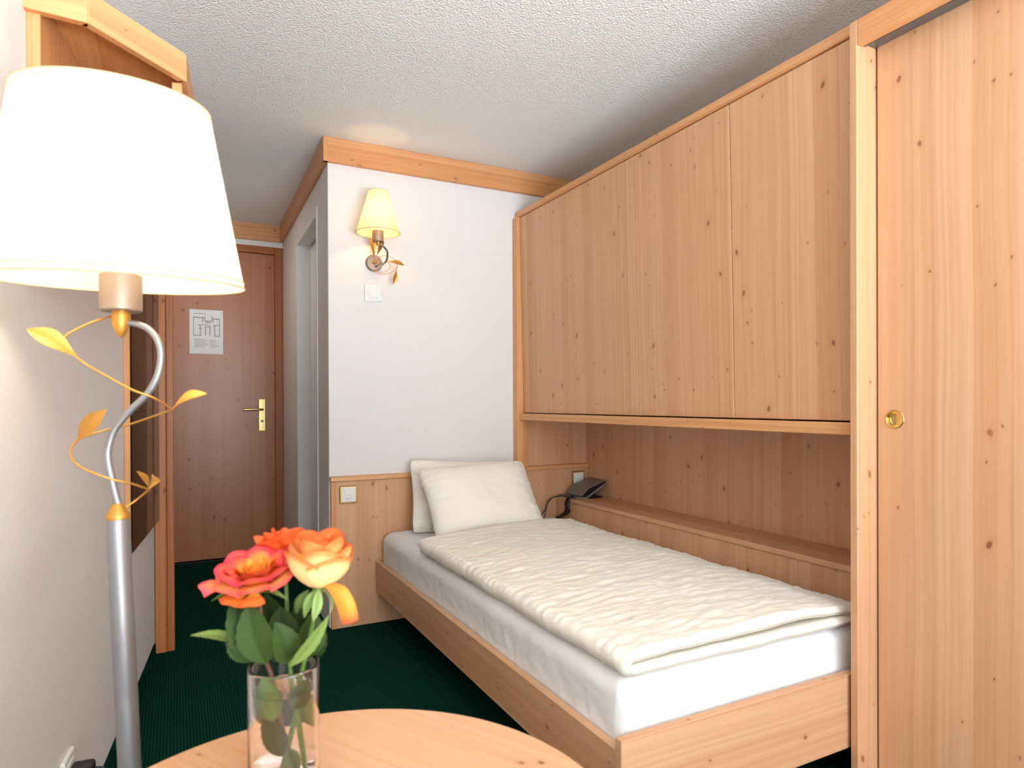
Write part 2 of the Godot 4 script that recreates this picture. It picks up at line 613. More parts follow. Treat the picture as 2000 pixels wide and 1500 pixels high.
func pillow_geo(w: float, h: float, th: float, sd: int) -> Geo:
	var g := Geo.new()
	var nu := 72
	var nv := 52
	var nz := noise3(sd, 5.0)
	var nf := noise3(sd + 1, 16.0)
	for side in [1.0, -1.0]:
		var P := PackedVector3Array()
		var U := PackedVector2Array()
		for i in nu:
			for j in nv:
				var u := -1.0 + 2.0 * i / (nu - 1)
				var v := -1.0 + 2.0 * j / (nv - 1)
				u = sin(u * PI / 2.0) * 0.6 + u * 0.4
				v = sin(v * PI / 2.0) * 0.6 + v * 0.4
				var x: float = u * w / 2.0 * (1.0 - 0.06 * (1.0 - v * v) * absf(u)) * (1.0 - 0.06 * pow(absf(u * v), 6.0))
				var y: float = v * h / 2.0 * (1.0 - 0.06 * (1.0 - u * u) * absf(v)) * (1.0 - 0.06 * pow(absf(u * v), 6.0))
				var k: float = max(0.0, (1.0 - pow(absf(u), 3.2)) * (1.0 - pow(absf(v), 3.2)))
				var z: float = th * pow(k, 0.60)
				var near: float = max(absf(u), absf(v))
				var gather: float = smoothstep(0.55, 0.95, near) * (1.0 - smoothstep(0.97, 1.0, near))
				z += k * 0.006 * nz.get_noise_2d(x, y) + gather * 0.010 * nf.get_noise_2d(x * (0.5 if absf(u) > absf(v) else 1.6), y * (1.6 if absf(u) > absf(v) else 0.5))
				P.append(Vector3(x, y, side * z))
				U.append(Vector2(x / 0.128, y / 0.128))
		g.grid(P, nu, nv, false, side < 0.0, PackedColorArray(), U)
	return g

func leaf(g: Geo, a: Vector3, b: Vector3, width: float, up: Vector3, bend: float, c0: Color, c1: Color) -> void:
	var d := b - a
	var sd := d.cross(up).normalized()
	var nn := sd.cross(d).normalized()
	var P := PackedVector3Array()
	var C := PackedColorArray()
	for i in 9:
		var u := -1.0 + i / 4.0
		for j in 15:
			var v := j / 14.0
			var wd := width / 2.0 * pow(sin(PI * pow(v, 0.85)), 0.8) if v > 0.0 and v < 1.0 else 0.0008
			wd *= 1.0 + 0.05 * sin(v * 46.0) * absf(u)
			P.append(a + d * v + sd * u * wd + nn * (bend * sin(PI * v) + absf(u) * wd * 0.30 - bend * 0.2 * v * v))
			var vein := 0.75 if absf(u) < 0.1 else 1.0
			C.append(c0.lerp(c1, clampf(absf(u) * 0.6 + 0.3 * v, 0.0, 1.0)) * Color(vein, vein, vein))
	g.grid(P, 9, 15, false, false, C)

func petal(g: Geo, o: Vector3, bs: Basis, phi: float, r0: float, r1: float, hh: float, wd: float, curl: float, c0: Color, c1: Color, c2: Color, close := 0.0) -> void:
	var P := PackedVector3Array()
	var C := PackedColorArray()
	var wob := rng.randf() * 6.0
	for i in 11:
		var u := -1.0 + i / 5.0
		for j in 12:
			var v := j / 11.0
			var a := phi + u * wd * (0.45 + 0.55 * sin(v * PI * 0.55))
			var lip := smoothstep(0.68, 1.0, v)
			var rr := lerpf(lerpf(r0, r1, pow(v, 0.62)), r0 + (r1 - r0) * sin(PI * 0.68 * pow(v, 0.8)), close) + curl * lip * (1.0 - 0.3 * u * u) + 0.0012 * sin(u * 5.0 + wob) * v
			var y := hh * v * (1.0 - 0.20 * u * u * v) - curl * 0.75 * lip * lip
			P.append(o + bs * Vector3(cos(a) * rr, y, sin(a) * rr))
			var m := clampf(v + 0.10 * absf(u), 0.0, 1.0)
			C.append(c0.lerp(c1, smoothstep(0.20, 0.72, m)).lerp(c2, smoothstep(0.70, 1.0, m)))
	g.grid(P, 11, 12, false, false, C)

func rose(called: String, label: String, o: Vector3, bs: Basis, rings: Array, cols: Array, stem: Array, sm: Material) -> Node3D:
	var r := thing(called, label, "flower", o, "roses in the glass vase")
	var q := rng.randf() * 6.0
	for n in rings.size():
		var ring: Array = rings[n]
		var cs: Array = cols[min(n, cols.size() - 1)]
		for k in ring[0]:
			var g := Geo.new()
			petal(g, Vector3.ZERO, bs, q + TAU * k / ring[0] + rng.randf_range(-0.12, 0.12), 0.006, ring[1] * rng.randf_range(0.94, 1.06), ring[2] * rng.randf_range(0.94, 1.05), ring[3], ring[4], cs[0], cs[1], cs[2], ring[5] if ring.size() > 5 else 0.0)
			obj("petal", g, M.petal, r)
		q += 0.9
	var cup := Geo.new().lathe([Vector2(0.002, -0.012), Vector2(0.005, -0.009), Vector2(0.0075, -0.003), Vector2(0.008, 0.003), Vector2(0.006, 0.006)], Vector3.ZERO, 14, bs)
	obj("calyx", cup, plain(Color(0.42, 0.55, 0.22), 0.5), r)
	var pts := []
	for p in stem:
		pts.append(p - o)
	obj("stem", Geo.new().tube(bez(pts, 5), 0.0026, 8), sm, r)
	return r

func gold_leaf(g: Geo, a: Vector3, b: Vector3, width: float, up: Vector3, bend := 0.006) -> void:
	var d := b - a
	var sd := d.cross(up).normalized()
	var nn := sd.cross(d).normalized()
	for side in [1.0, -1.0]:
		var P := PackedVector3Array()
		for i in 9:
			var u := -1.0 + i / 4.0
			for j in 14:
				var v := j / 13.0
				var wd: float = width / 2.0 * (0.12 * (1.0 - v) + sin(PI * pow(v, 1.35)) * 0.98) * (1.0 if v < 0.999 else 0.05)
				P.append(a + d * v + sd * u * wd + nn * (bend * sin(PI * v) + u * u * wd * 0.35 + side * 0.0005 * (1.0 - u * u)))
		g.grid(P, 9, 14, false, side < 0.0)

# ---------------------------------------------------------------- the scene
func left_xf() -> Transform3D:   # left wall: local x out of the wall, local -z along it away from the window
	var along := Vector3(0.0986, 0, -1).normalized()
	return Transform3D(Basis(Vector3(-along.z, 0, along.x), Vector3.UP, -along), Vector3(-0.4199, 0, 0))

func corridor_xf() -> Transform3D:
	var along := Vector3(0.0211, 0, -1).normalized()
	return Transform3D(Basis(Vector3(-along.z, 0, along.x), Vector3.UP, -along), Vector3(0.6015, 0, 0))

func B(x0: float, x1: float, y0: float, y1: float, d0: float, d1: float, bevel := 0.002, grain := 1) -> Geo:   # d: distance from the viewpoint's cross line, along -z
	return Geo.new().box(Vector3(x0, y0, -d1), Vector3(x1, y1, -d0), bevel, grain, Transform3D.IDENTITY, off())

func L(o0: float, o1: float, y0: float, y1: float, s0: float, s1: float, xf: Transform3D, bevel := 0.002, grain := 1) -> Geo:
	return Geo.new().box(Vector3(o0, y0, -s1), Vector3(o1, y1, -s0), bevel, grain, xf, off())

func _ready() -> void:
	rng.seed = 7
	# camera
	var cam := Camera3D.new()
	cam.name = "camera"
	var dof := CameraAttributesPhysical.new()
	dof.frustum_focal_length = 24.0
	dof.frustum_focus_distance = 3.2
	dof.exposure_aperture = 6.0
	dof.frustum_near = 0.05
	dof.frustum_far = 60.0
	cam.attributes = dof
	cam.projection = Camera3D.PROJECTION_FRUSTUM
	cam.near = 0.05
	cam.far = 60.0
	cam.size = 2.0 * 0.05 * 750.0 / 1271.43
	cam.frustum_offset = Vector2(0, 0.05 * 40.263 / 1271.43)
	cam.transform = Transform3D(Basis(Vector3(0.88894697, -0.00377838, 0.45799455), Vector3(0.0047956, 0.99998794, -0.00105831), Vector3(-0.45798503, 0.00313713, 0.88895437)), Vector3(0, 1.12, 0))
	add_child(cam)
	cam.current = true
	# sky, exposure
	var env := Environment.new()
	var sky := Sky.new()
	var psm := PhysicalSkyMaterial.new()
	sky.sky_material = psm
	env.background_mode = Environment.BG_SKY
	env.sky = sky
	env.background_energy_multiplier = 1.0
	env.tonemap_mode = Environment.TONE_MAPPER_LINEAR
	env.tonemap_exposure = 0.88
	env.sdfgi_enabled = true
	env.ssao_enabled = true
	env.ssil_enabled = true
	var we := WorldEnvironment.new()
	we.name = "world"
	we.environment = env
	add_child(we)
	var sun := DirectionalLight3D.new()
	sun.name = "sun"
	sun.rotation_degrees = Vector3(-38, 150, 0)
	sun.light_energy = 1.0
	sun.shadow_enabled = true
	add_child(sun)
	# daylight of the overcast-bright window in the wall behind the viewpoint
	var day := AreaLight3D.new()
	day.name = "window_daylight"
	day.area_size = Vector2(2.40, 2.10)
	day.light_energy = 12.0
	day.light_color = Color(0.925, 0.97, 1.0)
	day.shadow_enabled = true
	day.area_range = 12.0
	day.position = Vector3(0.775, 1.22, 2.28)
	add_child(day)
	# added fill light outside that window, shining up through the opening onto the ceiling
	var ceil_fill := AreaLight3D.new()
	ceil_fill.name = "ceiling_fill_light"
	ceil_fill.area_size = Vector2(3.0, 1.5)
	ceil_fill.light_energy = 140.0
	ceil_fill.light_color = Color(0.915, 0.965, 1.0)
	ceil_fill.shadow_enabled = true
	ceil_fill.area_range = 14.0
	ceil_fill.position = Vector3(0.775, 0.04, 3.32)
	ceil_fill.rotation_degrees = Vector3(90, 0, 0)
	add_child(ceil_fill)
	materials()
	shell()
	corridor()
	wardrobe_wall()
	bed()
	left_side()
	lamps()
	small_things()
	table_and_flowers()

func shell() -> void:
	var lx := left_xf()
	var cx := corridor_xf()
	struct("floor", B(-1.0, 2.4, -0.1, 0.0, -2.47, 5.3, 0.0), M.carpet, "dark green ribbed carpet covering the whole floor", "carpet")
	struct("ceiling", B(-1.0, 2.4, 2.434, 2.54, -2.47, 5.3, 0.0), M.ceiling, "white rough plaster ceiling over the room and corridor", "ceiling")
	struct("wall_back", B(0.671, 2.4, 0.0, 2.434, 3.289, 3.41, 0.003), M.wall, "white plaster wall behind the head of the bed", "wall")
	struct("wall_left", L(-0.20, 0.0, 0.0, 2.434, -2.40, 3.42, lx, 0.0), M.wallpaper, "white textured wall beside the floor lamp", "wall")
	struct("wall_right", B(2.20, 2.35, 0.0, 2.434, -2.4, 3.289, 0.0), M.wall, "white wall behind the wardrobe and overhead cupboards", "wall")
	var ww := Geo.new()
	ww.box(Vector3(-0.75, 0, 2.30), Vector3(-0.45, 2.434, 2.47), 0.0)
	ww.box(Vector3(2.00, 0, 2.30), Vector3(2.2, 2.434, 2.47), 0.0)
	ww.box(Vector3(-0.45, 0, 2.30), Vector3(2.00, 0.14, 2.47), 0.0)
	ww.box(Vector3(-0.45, 2.30, 2.30), Vector3(2.00, 2.434, 2.47), 0.0)
	struct("wall_window", ww, M.wall, "white wall with the window, opposite the bed's head", "wall")
	# window: frame, mullion and two panes
	var win := Node3D.new()
	win.name = "window_1"
	add_child(win)
	tag(win, "white framed double window facing the bed", "window")
	win.set_meta("kind", "structure")
	var fr := Geo.new()
	for q in [[-0.45, -0.39, 0.14, 2.30], [1.94, 2.00, 0.14, 2.30], [-0.39, 1.94, 0.14, 0.20], [-0.39, 1.94, 2.24, 2.30], [0.74, 0.81, 0.20, 2.24]]:
		fr.box(Vector3(q[0], q[2], 2.35), Vector3(q[1], q[3], 2.41), 0.003)
	obj("window_frame", fr, M.white, win)
	for q in [[-0.39, 0.74], [0.81, 1.94]]:
		obj("pane", Geo.new().box(Vector3(q[0], 0.20, 2.375), Vector3(q[1], 2.24, 2.381), 0.0), M.pane, win)
	struct("floor_added_balcony", Geo.new().box(vv(-0.9, -0.1, 2.47), vv(2.4, 0.0, 4.2), 0.0), M.white, "added unseen balcony slab under the fill light outside the window", "balcony")  # unseen slab, added with the fill light that brightens the ceiling
	# cornice boards under the ceiling
	struct("trim_1", B(0.646, 2.20, 2.312, 2.434, 3.264, 3.289, 0.002, 0), M.sol, "spruce cornice board above the wall lamp, along the bed-head wall", "cornice")
	struct("trim_2", L(-0.025, 0.0, 2.312, 2.434, 3.264, 5.072, cx, 0.002, 2), M.sol, "spruce cornice board running into the corridor above the bathroom door", "cornice")
	struct("trim_3", B(-0.283, 0.706, 2.312, 2.434, 5.072, 5.096, 0.002, 0), M.sol, "spruce cornice board above the entrance door", "cornice")
	struct("baseboard_left", L(0.0, 0.008, 0.0, 0.055, -2.28, 3.315, lx, 0.002), M.carpet, "green carpet skirting strip along the foot of the left wall", "skirting")

func corridor() -> void:
	var cx := corridor_xf()
	# bathroom wall with its doorway
	var w := Geo.new()
	w.box(Vector3(0, 0, -3.60), Vector3(0.11, 2.434, -3.40), 0.0, 1, cx)
	w.box(Vector3(0, 0, -5.10), Vector3(0.11, 2.434, -4.40), 0.0, 1, cx)
	w.box(Vector3(0, 2.177, -4.40), Vector3(0.11, 2.434, -3.60), 0.0, 1, cx)
	struct("wall_corridor_right", w, M.wall, "white corridor wall with the bathroom doorway", "wall")
	struct("wall_corridor_left", B(-0.40, -0.283, 0.0, 2.434, 3.42, 5.10, 0.0), M.wall, "white corridor wall beyond the wooden post", "wall")
	var fw := Geo.new()
	fw.box(Vector3(-0.40, 2.275, -5.22), Vector3(0.82, 2.434, -5.096), 0.0)
	fw.box(Vector3(-0.40, 0, -5.22), Vector3(-0.27, 2.275, -5.096), 0.0)
	fw.box(Vector3(-0.27, 0, -5.24), Vector3(0.82, 2.275, -5.17), 0.0)
	struct("wall_corridor_end", fw, M.white, "white wall strip above the entrance door", "wall")
	# bathroom door and its frame
	var d2 := Node3D.new()
	d2.name = "door_2"
	add_child(d2)
	tag(d2, "white bathroom door set back in the corridor wall", "door")
	d2.set_meta("kind", "structure")
	obj("door_leaf", L(0.085, 0.110, 0.008, 2.135, 3.63, 4.37, cx, 0.002), M.white, d2)
	var fr := Geo.new()
	fr.box(Vector3(-0.006, 0, -3.612), Vector3(0.112, 2.178, -3.588), 0.002, 1, cx)
	fr.box(Vector3(0.0, 0, -4.402), Vector3(0.112, 2.178, -4.372), 0.002, 1, cx)
	fr.box(Vector3(0.0, 2.140, -4.372), Vector3(0.112, 2.178, -3.612), 0.002, 1, cx)
	obj("door_frame", fr, M.white, d2)
	var hd := Geo.new()
	hd.box(Vector3(0.079, 0.98, -3.725), Vector3(0.085, 1.14, -3.69), 0.002, 1, cx)
	hd.tube([cx * Vector3(0.085, 1.09, -3.707), cx * Vector3(0.045, 1.09, -3.707), cx * Vector3(0.042, 1.09, -3.72), cx * Vector3(0.042, 1.09, -3.81)], 0.008)
	obj("door_handle", hd, M.black, d2)
	# entrance door
	var d1 := Node3D.new()
	d1.name = "door_1"
	add_child(d1)
	tag(d1, "wooden entrance door, dimness of the corridor put into its brown tint, with brass handle plate at the corridor's end", "door")
	d1.set_meta("kind", "structure")
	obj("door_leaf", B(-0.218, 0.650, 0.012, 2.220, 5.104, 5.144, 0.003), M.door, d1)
	var df := Geo.new()
	df.box(Vector3(0.650, 0, -5.17), Vector3(0.706, 2.275, -5.090), 0.003)
	df.box(Vector3(-0.272, 0, -5.17), Vector3(-0.218, 2.275, -5.090), 0.003)
	df.box(Vector3(-0.218, 2.222, -5.17), Vector3(0.650, 2.275, -5.090), 0.003, 0)
	obj("door_frame", df, M.frame, d1)
	obj("threshold", B(-0.218, 0.650, 0.0, 0.006, 5.09, 5.17, 0.001, 0), M.black, d1)
	var pl := obj("handle_plate", Geo.new().box(Vector3(-0.0235, -0.118, 0.0), Vector3(0.0235, 0.118, 0.006), 0.003), M.brass, d1)
	pl.position = Vector3(0.559, 1.036, -5.104)
	var lv := Geo.new().tube(bez([vv(0.0, 0.04, 0.004), vv(0.0, 0.04, 0.04), vv(-0.010, 0.04, 0.054), vv(-0.05, 0.041, 0.056), vv(-0.128, 0.040, 0.054)], 5), 0.0085, 12)
	obj("lever", lv, M.brass, pl)
	obj("lock_cylinder", Geo.new().turned([Vector2(0.0, 0.010), Vector2(0.010, 0.010), Vector2(0.011, 0.0)], vv(0, -0.045, 0.006), 18, Basis(Vector3.RIGHT, PI / 2.0)), M.nickel, pl)
	# notice on the door: a storey plan and house rules, too small to read
	var nt := notice()
	tag(nt, "white printed sheet with a floor plan, taped to the entrance door", "notice")

func notice() -> MeshInstance3D:
	var g := Geo.new()
	var a := Vector3(0.083, 1.474, -5.1035)
	var b := Vector3(0.299, 1.786, -5.1025)
	g.flat([Vector3(a.x, a.y, b.z), Vector3(b.x, a.y, b.z), Vector3(b.x, b.y, b.z), Vector3(a.x, b.y, b.z)], Vector3(0, 0, 1), [Vector2(0, 1), Vector2(1, 1), Vector2(1, 0), Vector2(0, 0)])
	g.box(Vector3(a.x, a.y, a.z), Vector3(b.x, b.y, b.z - 0.0003), 0.0)
	return obj("door_notice", g, M.paper)

func wardrobe_wall() -> void:
	# wainscot at the bed's head
	var t := thing("wainscot_panel", "pale spruce wainscot with a cap rail behind the bed's head", "panelling", Vector3(0.676, 0, -3.289))
	obj("panel", Geo.new().box(vv(0.022, 0, 0), vv(1.02, 0.731, 0.020), 0.001, 1, Transform3D.IDENTITY, Vector2(0.33, 0.9)), M.lam, t)
	obj("panel", Geo.new().box(vv(1.088, 0, 0), vv(1.518, 0.731, 0.020), 0.001, 1, Transform3D.IDENTITY, Vector2(0.83, 1.9)), M.lam, t)
	obj("edge_strip", Geo.new().box(vv(0.0, 0, 0), vv(0.022, 0.731, 0.024), 0.002, 1, Transform3D.IDENTITY, off()), M.sol, t)
	obj("cap_rail", Geo.new().box(vv(-0.004, 0.731, 0), vv(1.022, 0.7557, 0.034), 0.003, 0, Transform3D.IDENTITY, off()), M.sol, t)
	obj("cap_rail", Geo.new().box(vv(1.090, 0.731, 0), vv(1.518, 0.7557, 0.034), 0.003, 0, Transform3D.IDENTITY, off()), M.sol, t)
	# bedside niche: back, end panel, low box with the shelf
	var n := thing("bedside_niche", "spruce lined niche with a low shelf running along the bed", "shelf", Vector3(2.18, 0, -2.2))
	var nx := Transform3D(Basis.IDENTITY, Vector3(-2.18, 0, 2.2))
	obj("back_panel", L(2.190, 2.20, 0.0, 1.022, 1.192, 3.2885, nx, 0.0), M.lam, n)
	obj("end_panel", L(1.766, 2.190, 0.757, 1.022, 3.268, 3.2885, nx, 0.001), M.lam, n)
	obj("box_front", L(1.973, 1.990, 0.0, 0.5545, 1.192, 3.262, nx, 0.001), M.lam, n)
	obj("shelf_board", L(1.966, 2.190, 0.5555, 0.5775, 1.192, 3.262, nx, 0.002, 2), M.lam, n)
	# overhead cupboards
	var c := thing("overhead_cupboard", "long spruce overhead cupboard with four tall flap doors above the bed", "cupboard", Vector3(1.72, 1.02, -2.2))
	var ix := Transform3D(Basis.IDENTITY, Vector3(-1.72, -1.02, 2.2))
	var dg := [[3.2345, 2.7465], [2.7435, 2.2105], [2.2075, 1.6765], [1.6735, 1.195]]
	var tilt := Basis(Vector3.BACK, 0.0205)
	for q in dg:
		var xf := Transform3D(tilt, Vector3(1.7205 - 1.72, 2.159 - 1.02, 2.2))
		obj("flap_door", Geo.new().box(vv(0, -1.096, -q[0]), vv(0.019, 0, -q[1]), 0.0012, 1, xf, off()), M.lam, c)
	obj("top_rail", L(1.715, 1.745, 2.162, 2.196, 1.192, 3.289, ix, 0.002, 2), M.sol, c)
	obj("bottom_rail", L(1.714, 1.750, 1.023, 1.0585, 1.192, 3.239, ix, 0.002, 2), M.sol, c)
	var body := Geo.new()
	body.box(vv(1.745, 2.172, -3.289), vv(2.19, 2.190, -1.192), 0.0, 2, ix)
	body.box(vv(1.750, 1.030, -3.268), vv(2.19, 1.046, -1.192), 0.0, 2, ix)
	body.box(vv(2.170, 1.046, -3.268), vv(2.19, 2.172, -1.192), 0.0, 1, ix)
	obj("carcass", body, M.lam, c)
	var ep := obj("end_post", B(1.700, 1.764, 0.0, 2.1615, 3.239, 3.2885, 0.002), M.sol)
	tag(ep, "narrow spruce upright between the white wall and the overhead cupboard", "post")
	# wardrobe with sliding doors
	var wd := thing("sliding_wardrobe", "tall pale spruce wardrobe with a sliding door, standing at the bed's foot", "wardrobe", Vector3(1.9, 0, -0.1))
	var wx := Transform3D(Basis.IDENTITY, Vector3(-1.9, 0, 0.1))
	obj("side_panel", L(1.675, 2.19, 0.0, 2.175, 1.163, 1.187, wx, 0.0025), M.lam, wd)
	obj("header_board", L(1.675, 1.700, 2.104, 2.1745, -1.30, 1.163, wx, 0.002, 2), M.sol, wd)
	obj("top_board", L(1.700, 2.19, 2.157, 2.1745, -1.30, 1.163, wx, 0.0, 2), M.lam, wd)
	obj("side_panel", L(1.675, 2.19, 0.0, 2.175, -1.324, -1.30, wx, 0.0025), M.lam, wd)
	obj("plinth", L(1.70, 1.72, 0.0, 0.022, -1.30, 1.163, wx, 0.0, 2), M.lam, wd)
	var rl := Geo.new()
	rl.box(vv(1.702, 2.112, -1.160), vv(1.754, 2.130, 1.30), 0.001, 2, wx)
	rl.box(vv(1.702, 2.104, -1.160), vv(1.705, 2.112, 1.30), 0.0005, 2, wx)
	obj("sliding_rail", rl, M.rail, wd)
	# the door in view, with a round hole for its finger pull
	var dr := Geo.new()
	var hc := Vector2(1.070, -1.110)   # height and z of the pull
	var hs := 0.035
	var u0 := Vector2(0.20, 0.45)
	for q in [[0.025, 2.150, -1.157, hc.y - hs], [0.025, 2.150, hc.y + hs, -0.12], [0.025, hc.x - hs, hc.y - hs, hc.y + hs], [hc.x + hs, 2.150, hc.y - hs, hc.y + hs]]:
		dr.flat([wx * vv(1.755, q[0], q[2]), wx * vv(1.755, q[0], q[3]), wx * vv(1.755, q[1], q[3]), wx * vv(1.755, q[1], q[2])], Vector3.LEFT, [u0 + Vector2(q[2], q[0]), u0 + Vector2(q[3], q[0]), u0 + Vector2(q[3], q[1]), u0 + Vector2(q[2], q[1])])
	var rr := 0.0215
	for k in 48:
		var pts := []
		var uvs := []
		for e in [[k, rr], [k + 1, rr], [k + 1, hs], [k, hs]]:
			var a: float = TAU * e[0] / 48.0
			var f: float = rr if e[1] < 0.03 else hs / max(absf(cos(a)), absf(sin(a)))
			pts.append(wx * vv(1.755, hc.x + f * sin(a), hc.y + f * cos(a)))
			uvs.append(u0 + Vector2(hc.y + f * cos(a), hc.x + f * sin(a)))
		dr.flat(pts, Vector3.LEFT, uvs)
	dr.box(vv(1.769, 0.025, -1.157), vv(1.775, 2.150, -0.12), 0.0, 1, wx)
	dr.box(vv(1.755, 0.025, -1.157), vv(1.775, 2.150, -1.1565), 0.0, 1, wx)
	dr.box(vv(1.755, 0.025, -0.1205), vv(1.775, 2.150, -0.12), 0.0, 1, wx)
	var dn := obj("sliding_door", dr, M.lam, wd)
	var turn := Basis(Vector3.BACK, PI / 2.0)
	obj("finger_pull", Geo.new().lathe([Vector2(0.0270, -0.0005), Vector2(0.0268, 0.0012), Vector2(0.0255, 0.0022), Vector2(0.0225, 0.0020), Vector2(0.0212, 0.0008), Vector2(0.0206, -0.002), Vector2(0.0200, -0.0100), Vector2(0.0175, -0.0128), Vector2(0.0, -0.0130)], wx * vv(1.755, hc.x, hc.y), 48, turn), M.brass, dn)
	obj("sliding_door", L(1.785, 1.805, 0.025, 2.150, -1.29, -0.05, wx, 0.001), M.lam, wd)

func bed() -> void:
	var b := thing("single_bed", "spruce single bed frame with a plain foot board", "bed", Vector3(1.43, 0, -2.2))
	var bx := Transform3D(Basis.IDENTITY, Vector3(-1.43, 0, 2.2))
	obj("side_rail", L(0.8963, 0.921, 0.1652, 0.3185, 1.223, 3.254, bx, 0.002, 2), M.lam, b)
	obj("foot_board", L(0.893, 1.964, 0.1404, 0.3491, 1.1976, 1.2226, bx, 0.002, 0), M.lam, b)
	obj("bed_base", L(0.922, 1.964, 0.222, 0.250, 1.2235, 3.254, bx, 0.0), M.lam, b)
	for q in [[1.28, 1.45], [1.80, 1.45], [1.28, 2.95], [1.80, 2.95]]:
		obj("leg", L(q[0] - 0.03, q[0] + 0.03, 0.0, 0.222, q[1] - 0.03, q[1] + 0.03, bx, 0.002), M.lam, b)
	var m := obj("mattress", mattress_geo(), M.sheet)
	tag(m, "thick mattress in a white fitted sheet on the bed frame", "mattress")
	var seam := Geo.new().tube([vv(0.9235, 0.262, -1.2345), vv(0.9235, 0.34, -1.2345), vv(0.9255, 0.395, -1.2355)], 0.0013, 6)
	obj("corner_seam", seam, M.sheet, m)
	var d := obj("duvet", duvet_geo(), M.linen)
	tag(d, "cream striped duvet folded lengthwise, lying flat on the mattress", "duvet")
	var p1 := obj("pillow", pillow_geo(0.615, 0.415, 0.088, 50), M.linen)
	p1.transform = Transform3D(Basis(Vector3.UP, 0.02) * Basis(Vector3.RIGHT, -0.60) * Basis(Vector3.BACK, 0.035), Vector3(1.362, 0.634, -2.965))
	tag(p1, "plump cream pillow leaning against another pillow, next to the duvet", "pillow", "pillows on the bed")
	var p2 := obj("pillow", pillow_geo(0.62, 0.385, 0.050, 60), M.linen)
	p2.transform = Transform3D(Basis(Vector3.RIGHT, -0.30) * Basis(Vector3.BACK, -0.06), Vector3(1.352, 0.634, -3.150))
	tag(p2, "cream pillow mostly hidden, leaning against the wainscot", "pillow", "pillows on the bed")

func left_side() -> void:
	var lx := left_xf()
	# wooden post at the corridor's mouth
	var p := thing("wooden_post", "oiled spruce door post standing at the end of the left wall", "post", Vector3(-0.05, 0, -3.37))
	var px := Transform3D(Basis.IDENTITY, Vector3(0.05, 0, 3.37))
	obj("post_board", L(-0.090, -0.043, 0.0, 2.434, 3.318, 3.42, px, 0.003), M.post, p)
	obj("stop_strip", L(-0.0425, -0.012, 0.0, 2.434, 3.324, 3.42, px, 0.003), M.post, p)
	# tall tinted mirror
	var m := thing("wall_mirror", "tall dark tinted mirror on a spruce board, beside the wooden post", "mirror", lx * Vector3(0, 0.6, -2.96))
	var bs := Transform3D(lx.basis, Vector3.ZERO)
	obj("backing_board", Geo.new().box(vv(0, 0, -0.36), vv(0.020, 1.36, 0.343), 0.002, 1, bs, off()), M.sol, m)
	obj("mirror_glass", Geo.new().box(vv(0.0203, 0.002, -0.358), vv(0.0245, 1.358, 0.336), 0.001, 1, bs), M.mirror, m)
	# small wall cupboard with an open slanted front, high on the wall
	var A := Vector2(-0.266, -1.574)
	var Bp := Vector2(-0.157, -1.581)
	var C := Vector2(0.025, -1.763)
	var D := Vector2(0.083, -2.35)
	var E := Vector2(-0.188, -2.35)
	var c := thing("corner_cupboard", "spruce wall cupboard with a slanted open front, high behind the floor lamp", "cupboard", Vector3(-0.1, 1.48, -1.9))
	var o := Vector3(0.1, -1.48, 1.9)
	for q in [[A, Bp], [Bp, C], [C, D]]:
		obj("fascia_board", strip(q[0], q[1], 1.900, 1.966, 0.020, o), M.sol, c)
	obj("top_board", shifted(Geo.new().prism(PackedVector2Array([A + Vector2(0.004, -0.022), Bp + Vector2(-0.008, -0.022), C + Vector2(-0.024, -0.010), D + Vector2(-0.024, 0.0), E]), 1.948, 1.965), o), M.sol, c)
	obj("bottom_board", shifted(Geo.new().prism(PackedVector2Array([A + Vector2(0.004, -0.022), Bp + Vector2(-0.008, -0.022), C + Vector2(-0.024, -0.010), D + Vector2(-0.024, 0.0), E]), 1.480, 1.500), o), M.sol, c)
	var cx := Transform3D(lx.basis, lx.origin + o)
	obj("back_panel", Geo.new().box(vv(0.0, 1.50, -2.355), vv(0.024, 1.948, -1.600), 0.002, 1, cx, off()), M.sol, c)
	obj("side_panel", strip(C + Vector2(-0.010, -0.012), D + Vector2(-0.010, 0.0), 1.500, 1.899, 0.022, o), M.sol, c)
	obj("end_panel", strip(E + Vector2(0.026, 0.0), D + Vector2(-0.034, 0.0), 1.500, 1.947, -0.018, o), M.sol, c)

func shifted(g: Geo, o: Vector3) -> Geo:
	for k in g.v.size():
		g.v[k] += o
	return g

# an upright board between two plan points, its thickness to the inside (away from the room)
func strip(a: Vector2, b: Vector2, y0: float, y1: float, th: float, o: Vector3) -> Geo:
	var d := Vector3(b.x - a.x, 0, b.y - a.y)
	var l := d.length()
	d /= l
	var inn := Vector3.UP.cross(d)
	var xf := Transform3D(Basis(inn, Vector3.UP, -d) if th > 0.0 else Basis(inn, Vector3.UP, -d), Vector3(a.x, 0, a.y) + o)
	return Geo.new().box(Vector3(min(0.0, th), y0, -l), Vector3(max(0.0, th), y1, 0), 0.0015, 2, xf, off())

func omni(called: String, at: Vector3, e: float, c: Color, size: float) -> void:
	var l := OmniLight3D.new()
	l.name = called
	l.position = at
	l.light_energy = e
	l.light_color = c
	l.light_size = size
	l.omni_range = 12.0
	l.omni_attenuation = 2.0
	l.shadow_enabled = true
	add_child(l)

